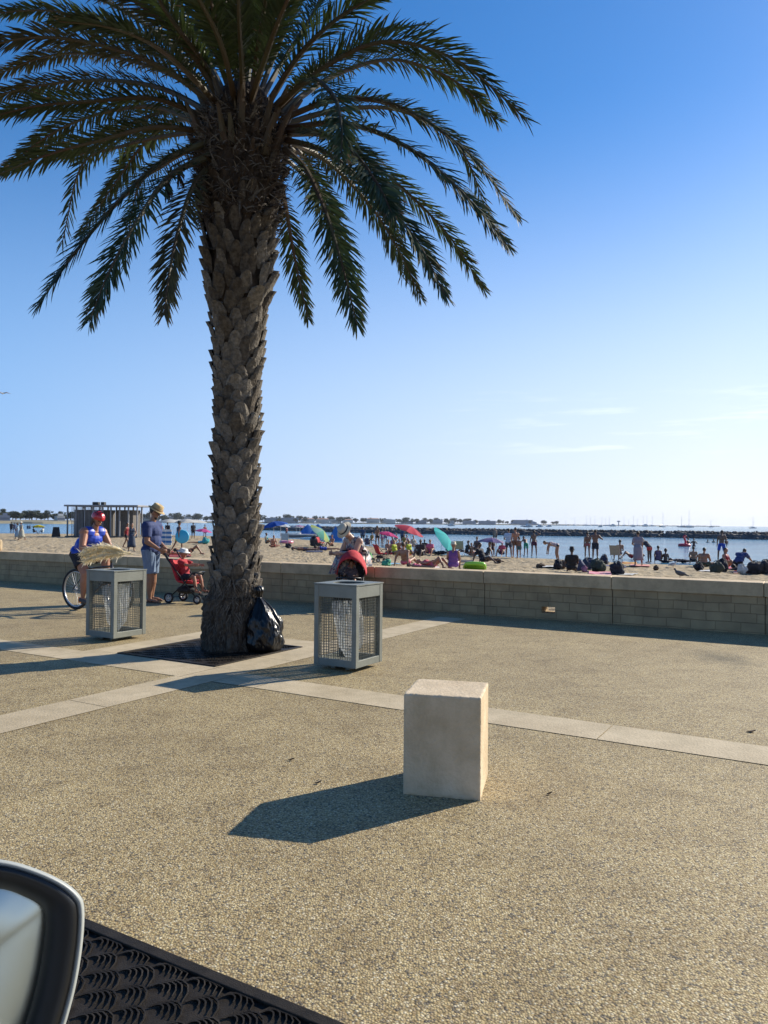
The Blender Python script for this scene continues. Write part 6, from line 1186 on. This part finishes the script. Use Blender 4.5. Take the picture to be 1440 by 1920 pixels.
# far buildings
WALLW = mat('white_render', (.60, .58, .54), .8, var=.08, vscale=.1); WING = mat('window_dark', (.16, .18, .22), .3); ROOFM = mat('tile_roof', (.30, .16, .10), .8, var=.2, vscale=.5); GRB = mat('grey_render', (.26, .29, .36), .8)
def building(px0, px1, ytop, dist, label, kind='flat', wallm=None, floors=None, back=0):
    d = ray((px0 + px1) / 2, 980); dd = Vector((d.x, d.y, 0)).normalized(); p = dd * dist; w = (px1 - px0) / 1440 * dist * (dd.y) ** 0 / 1.03; hor = 974.5 + .0087 * (px0 + px1) / 2; h = max(3.5, (hor - ytop - 1.5) / 1440 * dist * .82)
    t = thing('apartment_building', label, 'building', (p.x, p.y, .5), atan2(dd.y, dd.x) - pi / 2 + .15, 'buildings on the far shore'); wm = wallm or WALLW; fl = floors or max(1, int(round(h / 3.0))); fh = h / fl; dep = 12
    b = MB()
    if kind == 'terraced':
        for k in range(fl): s = 1 - .13 * k; b.box((0, dep / 2 + k * 1.2, fh * (k + .5)), (w * s, dep, fh))
    else: b.box((0, dep / 2, h / 2), (w, dep, h))
    b.build('wall', wm, t); n = max(2, int(w / 4.2))
    for k in range(fl):
        s = 1 - .13 * k if kind == 'terraced' else 1; q = MB(); y = (k * 1.2 if kind == 'terraced' else 0)
        q2 = MB(); 
        q.box((0, y - .03, fh * (k + .52)), (w * s * .94, .12, fh * .36))
        for i in range(1, n): q.box(((-.5 + i / n) * w * s * .94, y - .12, fh * (k + .52)), (.35, .1, fh * .36))
        q.build('window_band', WING, t); q2.box((0, y - .55, fh * k + fh * .16), (w * s, 1.1, fh * .28)); q2.build('balcony', wm, t)
    r_ = MB()
    if kind == 'tile': r_.add([(-w / 2 - .4, -.5, h), (w / 2 + .4, -.5, h), (w / 2 + .4, dep + .5, h), (-w / 2 - .4, dep + .5, h), (-w / 2 + 2, dep / 2, h + 1.8), (w / 2 - 2, dep / 2, h + 1.8)], [(0, 1, 5, 4), (2, 3, 4, 5), (1, 2, 5), (3, 0, 4), (3, 2, 1, 0)]); r_.build('roof', ROOFM, t)
    else:
        s = 1 - .13 * (fl - 1) if kind == 'terraced' else 1; y = (fl - 1) * 1.2 if kind == 'terraced' else 0; r_.box((0, y + dep / 2, h + .15), (w * s + .6, dep + .6, .3)); r_.box((w * .12, y + dep / 2, h + .9), (3, 3, 1.4)); r_.build('roof', wm, t)
B = building
B(108, 121, 967, 515, 'small white house at the water left of the kiosk', 'flat'); B(0, 17, 970.5, 520, 'low pale beach hut at the far left shore', 'flat', GRB)
B(262, 298, 967, shd(280), 'long white terraced block just right of the kiosk roof', 'flat'); B(300, 374, 965, shd(337), 'large white stepped block left of the palm trunk', 'terraced', floors=4); 
B(497, 528, 967, shd(512), 'blue-grey apartment block just right of the palm trunk', 'flat', GRB); B(529, 560, 966.5, shd(545), 'second blue-grey block right of the palm trunk', 'flat', GRB); B(565, 590, 969, shd(578), 'white villa left of the big group of far pines', 'tile'); B(594, 618, 969.5, shd(606), 'low white house above the teal parasol', 'tile'); B(620, 640, 970, shd(630), 'white house just left of the straw-hatted woman', 'flat'); B(643, 662, 971, shd(652), 'white house behind the straw-hatted woman', 'tile')
B(688, 712, 969, shd(700), 'tall-roofed white house right of the straw-hatted woman', 'tile'); B(714, 742, 970, shd(728), 'wide white block above the vivid pink parasol', 'flat'); B(752, 775, 973, shd(763), 'grey-blue block above the coral parasol', 'flat', GRB); B(780, 800, 972, shd(790), 'grey-blue block right of the coral parasol', 'flat', GRB); B(808, 830, 971, shd(820), 'grey-blue block left of the tallest far pine', 'flat', GRB); B(842, 852, 973, shd(847) - 20, 'small cream house under the tallest far pine', 'flat'); B(868, 892, 973, shd(880), 'low grey block right of the tallest far pine', 'flat', GRB); B(898, 930, 973, shd(914), 'low grey block above the purple parasol', 'flat', GRB)
B(955, 1010, 971, shd(982), 'large grey stepped hotel on the point of the far shore', 'terraced', GRB, floors=4)
# mushroom tower on the mole
d = ray(1160, 984); dd = Vector((d.x, d.y, 0)).normalized() * 2150; t = thing('harbour_tower', 'dark mushroom-topped tower on the far mole', 'tower', (dd.x, dd.y, 0)); b = MB(); b.tube([(0, 0, -1), (0, 0, 10)], [1.6, 1.1], 10); b.build('shaft', GRB, t); b = MB(); b.lathe([(.1, 9), (4.4, 11), (4.6, 12.5), (3, 13.4), (.1, 13.6)], 20); b.build('head', GRB, t)
# low mole to the right of the shore
b = MB()
for i in range(90):
    px = 1045 + i * 3.4; d = ray(px, 984); k = 2000 + i * 9; p = Vector((d.x, d.y, 0)).normalized() * k
    rock_mb(b, (p.x, p.y, -.3 + .5), 3.0, R)
tag(b.build('far_mole', mat('dark_rock', (.075, .075, .082)), fix=False), 'thin low rock mole near the horizon on the right', 'breakwater', kind='stuff')
# boats at sea
def motor(px, L_, dist, lb):
    d = ray(px, 984); p = Vector((d.x, d.y, 0)).normalized() * dist; t = thing('motor_boat', lb, 'boat', (p.x, p.y, -.6), .3, 'motor boats offshore'); b = MB()
    def hull(u, v): x = (u - .5) * L_; w = .17 * L_ * (1 - max(0, 2 * u - 1) ** 2.5) + .02; a = (v - .5) * pi; return Vector((x, sin(a) * w, L_ * (.13 - cos(a) * .16 + .05 * u)))
    b.grid(hull, 16, 8); b.add([hull(i / 15, 0) for i in range(16)] + [hull(i / 15, 1) for i in range(16)], [(i, i + 1, 17 + i, 16 + i) for i in range(15)]); b.build('hull', WHB, t); b = MB(); b.box((-.02 * L_, 0, L_ * .2), (.42 * L_, .24 * L_, .12 * L_)); b.box((-.08 * L_, 0, L_ * .29), (.24 * L_, .2 * L_, .07 * L_)); b.build('cabin', WHB, t, bevel=.05); b = MB(); b.box((.0, -.121 * L_, L_ * .21), (.3 * L_, .01, .05 * L_)); b.build('window_band', WING, t)
for a in ((991, 8, 600, 'biggest white motor boat offshore, beneath the stepped hotel'), (1012, 6.5, 640, 'white motor boat right of the biggest one'), (1030, 6, 760, 'small white motor boat right of the stepped hotel'), (1126, 5, 800, 'white motor boat left of the harbour tower'), (1150, 12, 1300, 'long low white boat under the harbour tower'), (1188, 6, 1100, 'white motor boat right of the harbour tower'), (847, 7, 700, 'white boat beneath the tallest far pine'), (980, 4, 700, 'tiny white boat left of the biggest motor boat'), (1211, 14, 1500, 'long white boat among the sailing boats')): motor(*a)
sp0 = None; R = random.Random(8)
def sail(px, ytop, dist, lb, grp='sailing boats near the horizon'):
    global sp0
    d = ray(px, 985); p = Vector((d.x, d.y, 0)).normalized() * dist; hor = 974.5 + .0087 * px; h = (hor - ytop) / 1440 * dist + 2
    t = thing('sailing_boat', lb, 'sailing boat', (p.x, p.y, -.6), R.uniform(0, 3), grp); L_ = h * .75; b = MB()
    def hull(u, v): x = (u - .5) * L_; w = .15 * L_ * (1 - abs(2 * u - .8) ** 2 * .65); a = (v - .5) * pi; return Vector((x, sin(a) * w, L_ * .09 - cos(a) * L_ * .11))
    b.grid(hull, 12, 7); b.add([hull(i / 11, 0) for i in range(12)] + [hull(i / 11, 1) for i in range(12)], [(i, i + 1, 13 + i, 12 + i) for i in range(11)]); b.box((0, 0, L_ * .12), (L_ * .35, L_ * .16, L_ * .07)); b.build('hull', WHB, t)
    b = MB(); b.tube([(0, 0, 0), (0, 0, h)], [.13 * dist / 1000 + .08, .09 * dist / 1000 + .04], 6); b.tube([(0, 0, L_ * .2), (-L_ * .42, 0, L_ * .2)], .2, 6); b.build('mast', ALU, t)
for a in ((1243, 962, 1100, 'sailing boat with tall mast right of the standing woman in grey'), (1278, 968, 1100, 'left of a close pair of sailing boats above the red inflatable'), (1292, 958, 1000, 'right of a close pair of sailing boats above the red inflatable, tallest mast'), (1333, 976, 1300, 'small sailing boat left of the man in bright blue shorts'), (1412, 970, 900, 'lone sailing boat near the right edge of the horizon')): sail(*a)
for px in (1062, 1078, 1098, 1108, 1117, 1128, 1135, 1142, 1170, 1178, 1186, 1194, 1206, 1213, 1222): sail(px + R.uniform(-2, 2), R.uniform(966, 975), 1900 + R.uniform(0, 150), 'one of the moored sailing boats with bare masts in the distant marina', 'moored sailing boats in the distant marina')
# gull in flight at the left edge
p = at(5, 738, 38); t = thing('flying_gull', 'grey gull gliding at the left edge of the sky', 'bird', p, .4, None, .6); b = MB(); b.ell((0, 0, 0), (.06, .2, .055)); b.capsule((0, .17, .01), (0, .26, .015), .04, .03); b.build('body', mat('gull_wing', (.35, .36, .38)), t, smooth=True)
for s in (-1, 1): b = MB(); b.tube([(0, .05, .02), (s * .28, .08, .12), (s * .62, -.06, .02)], [.055, .045, .008], 8); o = b.build('wing', mat('gull_wing', (.35, .36, .38)), t, smooth=True)
# ============================================================ HAZE
if HAZE:
    b = MB(); b.add([(x, y, z) for x in (-7500, 7500) for y in (-300, 9500) for z in (-1.9, 60)], [(0, 1, 3, 2), (4, 6, 7, 5), (0, 4, 5, 1), (2, 3, 7, 6), (0, 2, 6, 4), (1, 5, 7, 3)])
    hm = bpy.data.materials.new('haze'); hm.use_nodes = True; t_ = hm.node_tree; t_.nodes.clear(); o_ = N(t_, 'ShaderNodeOutputMaterial'); v_ = N(t_, 'ShaderNodeVolumePrincipled'); v_.inputs['Color'].default_value = (.78, .86, 1, 1); v_.inputs['Density'].default_value = .00006; v_.inputs['Anisotropy'].default_value = .2
    t_.links.new(v_.outputs[0], o_.inputs['Volume']); tag(b.build('haze', hm), 'thin blue sea haze over the bay', 'haze', kind='stuff')
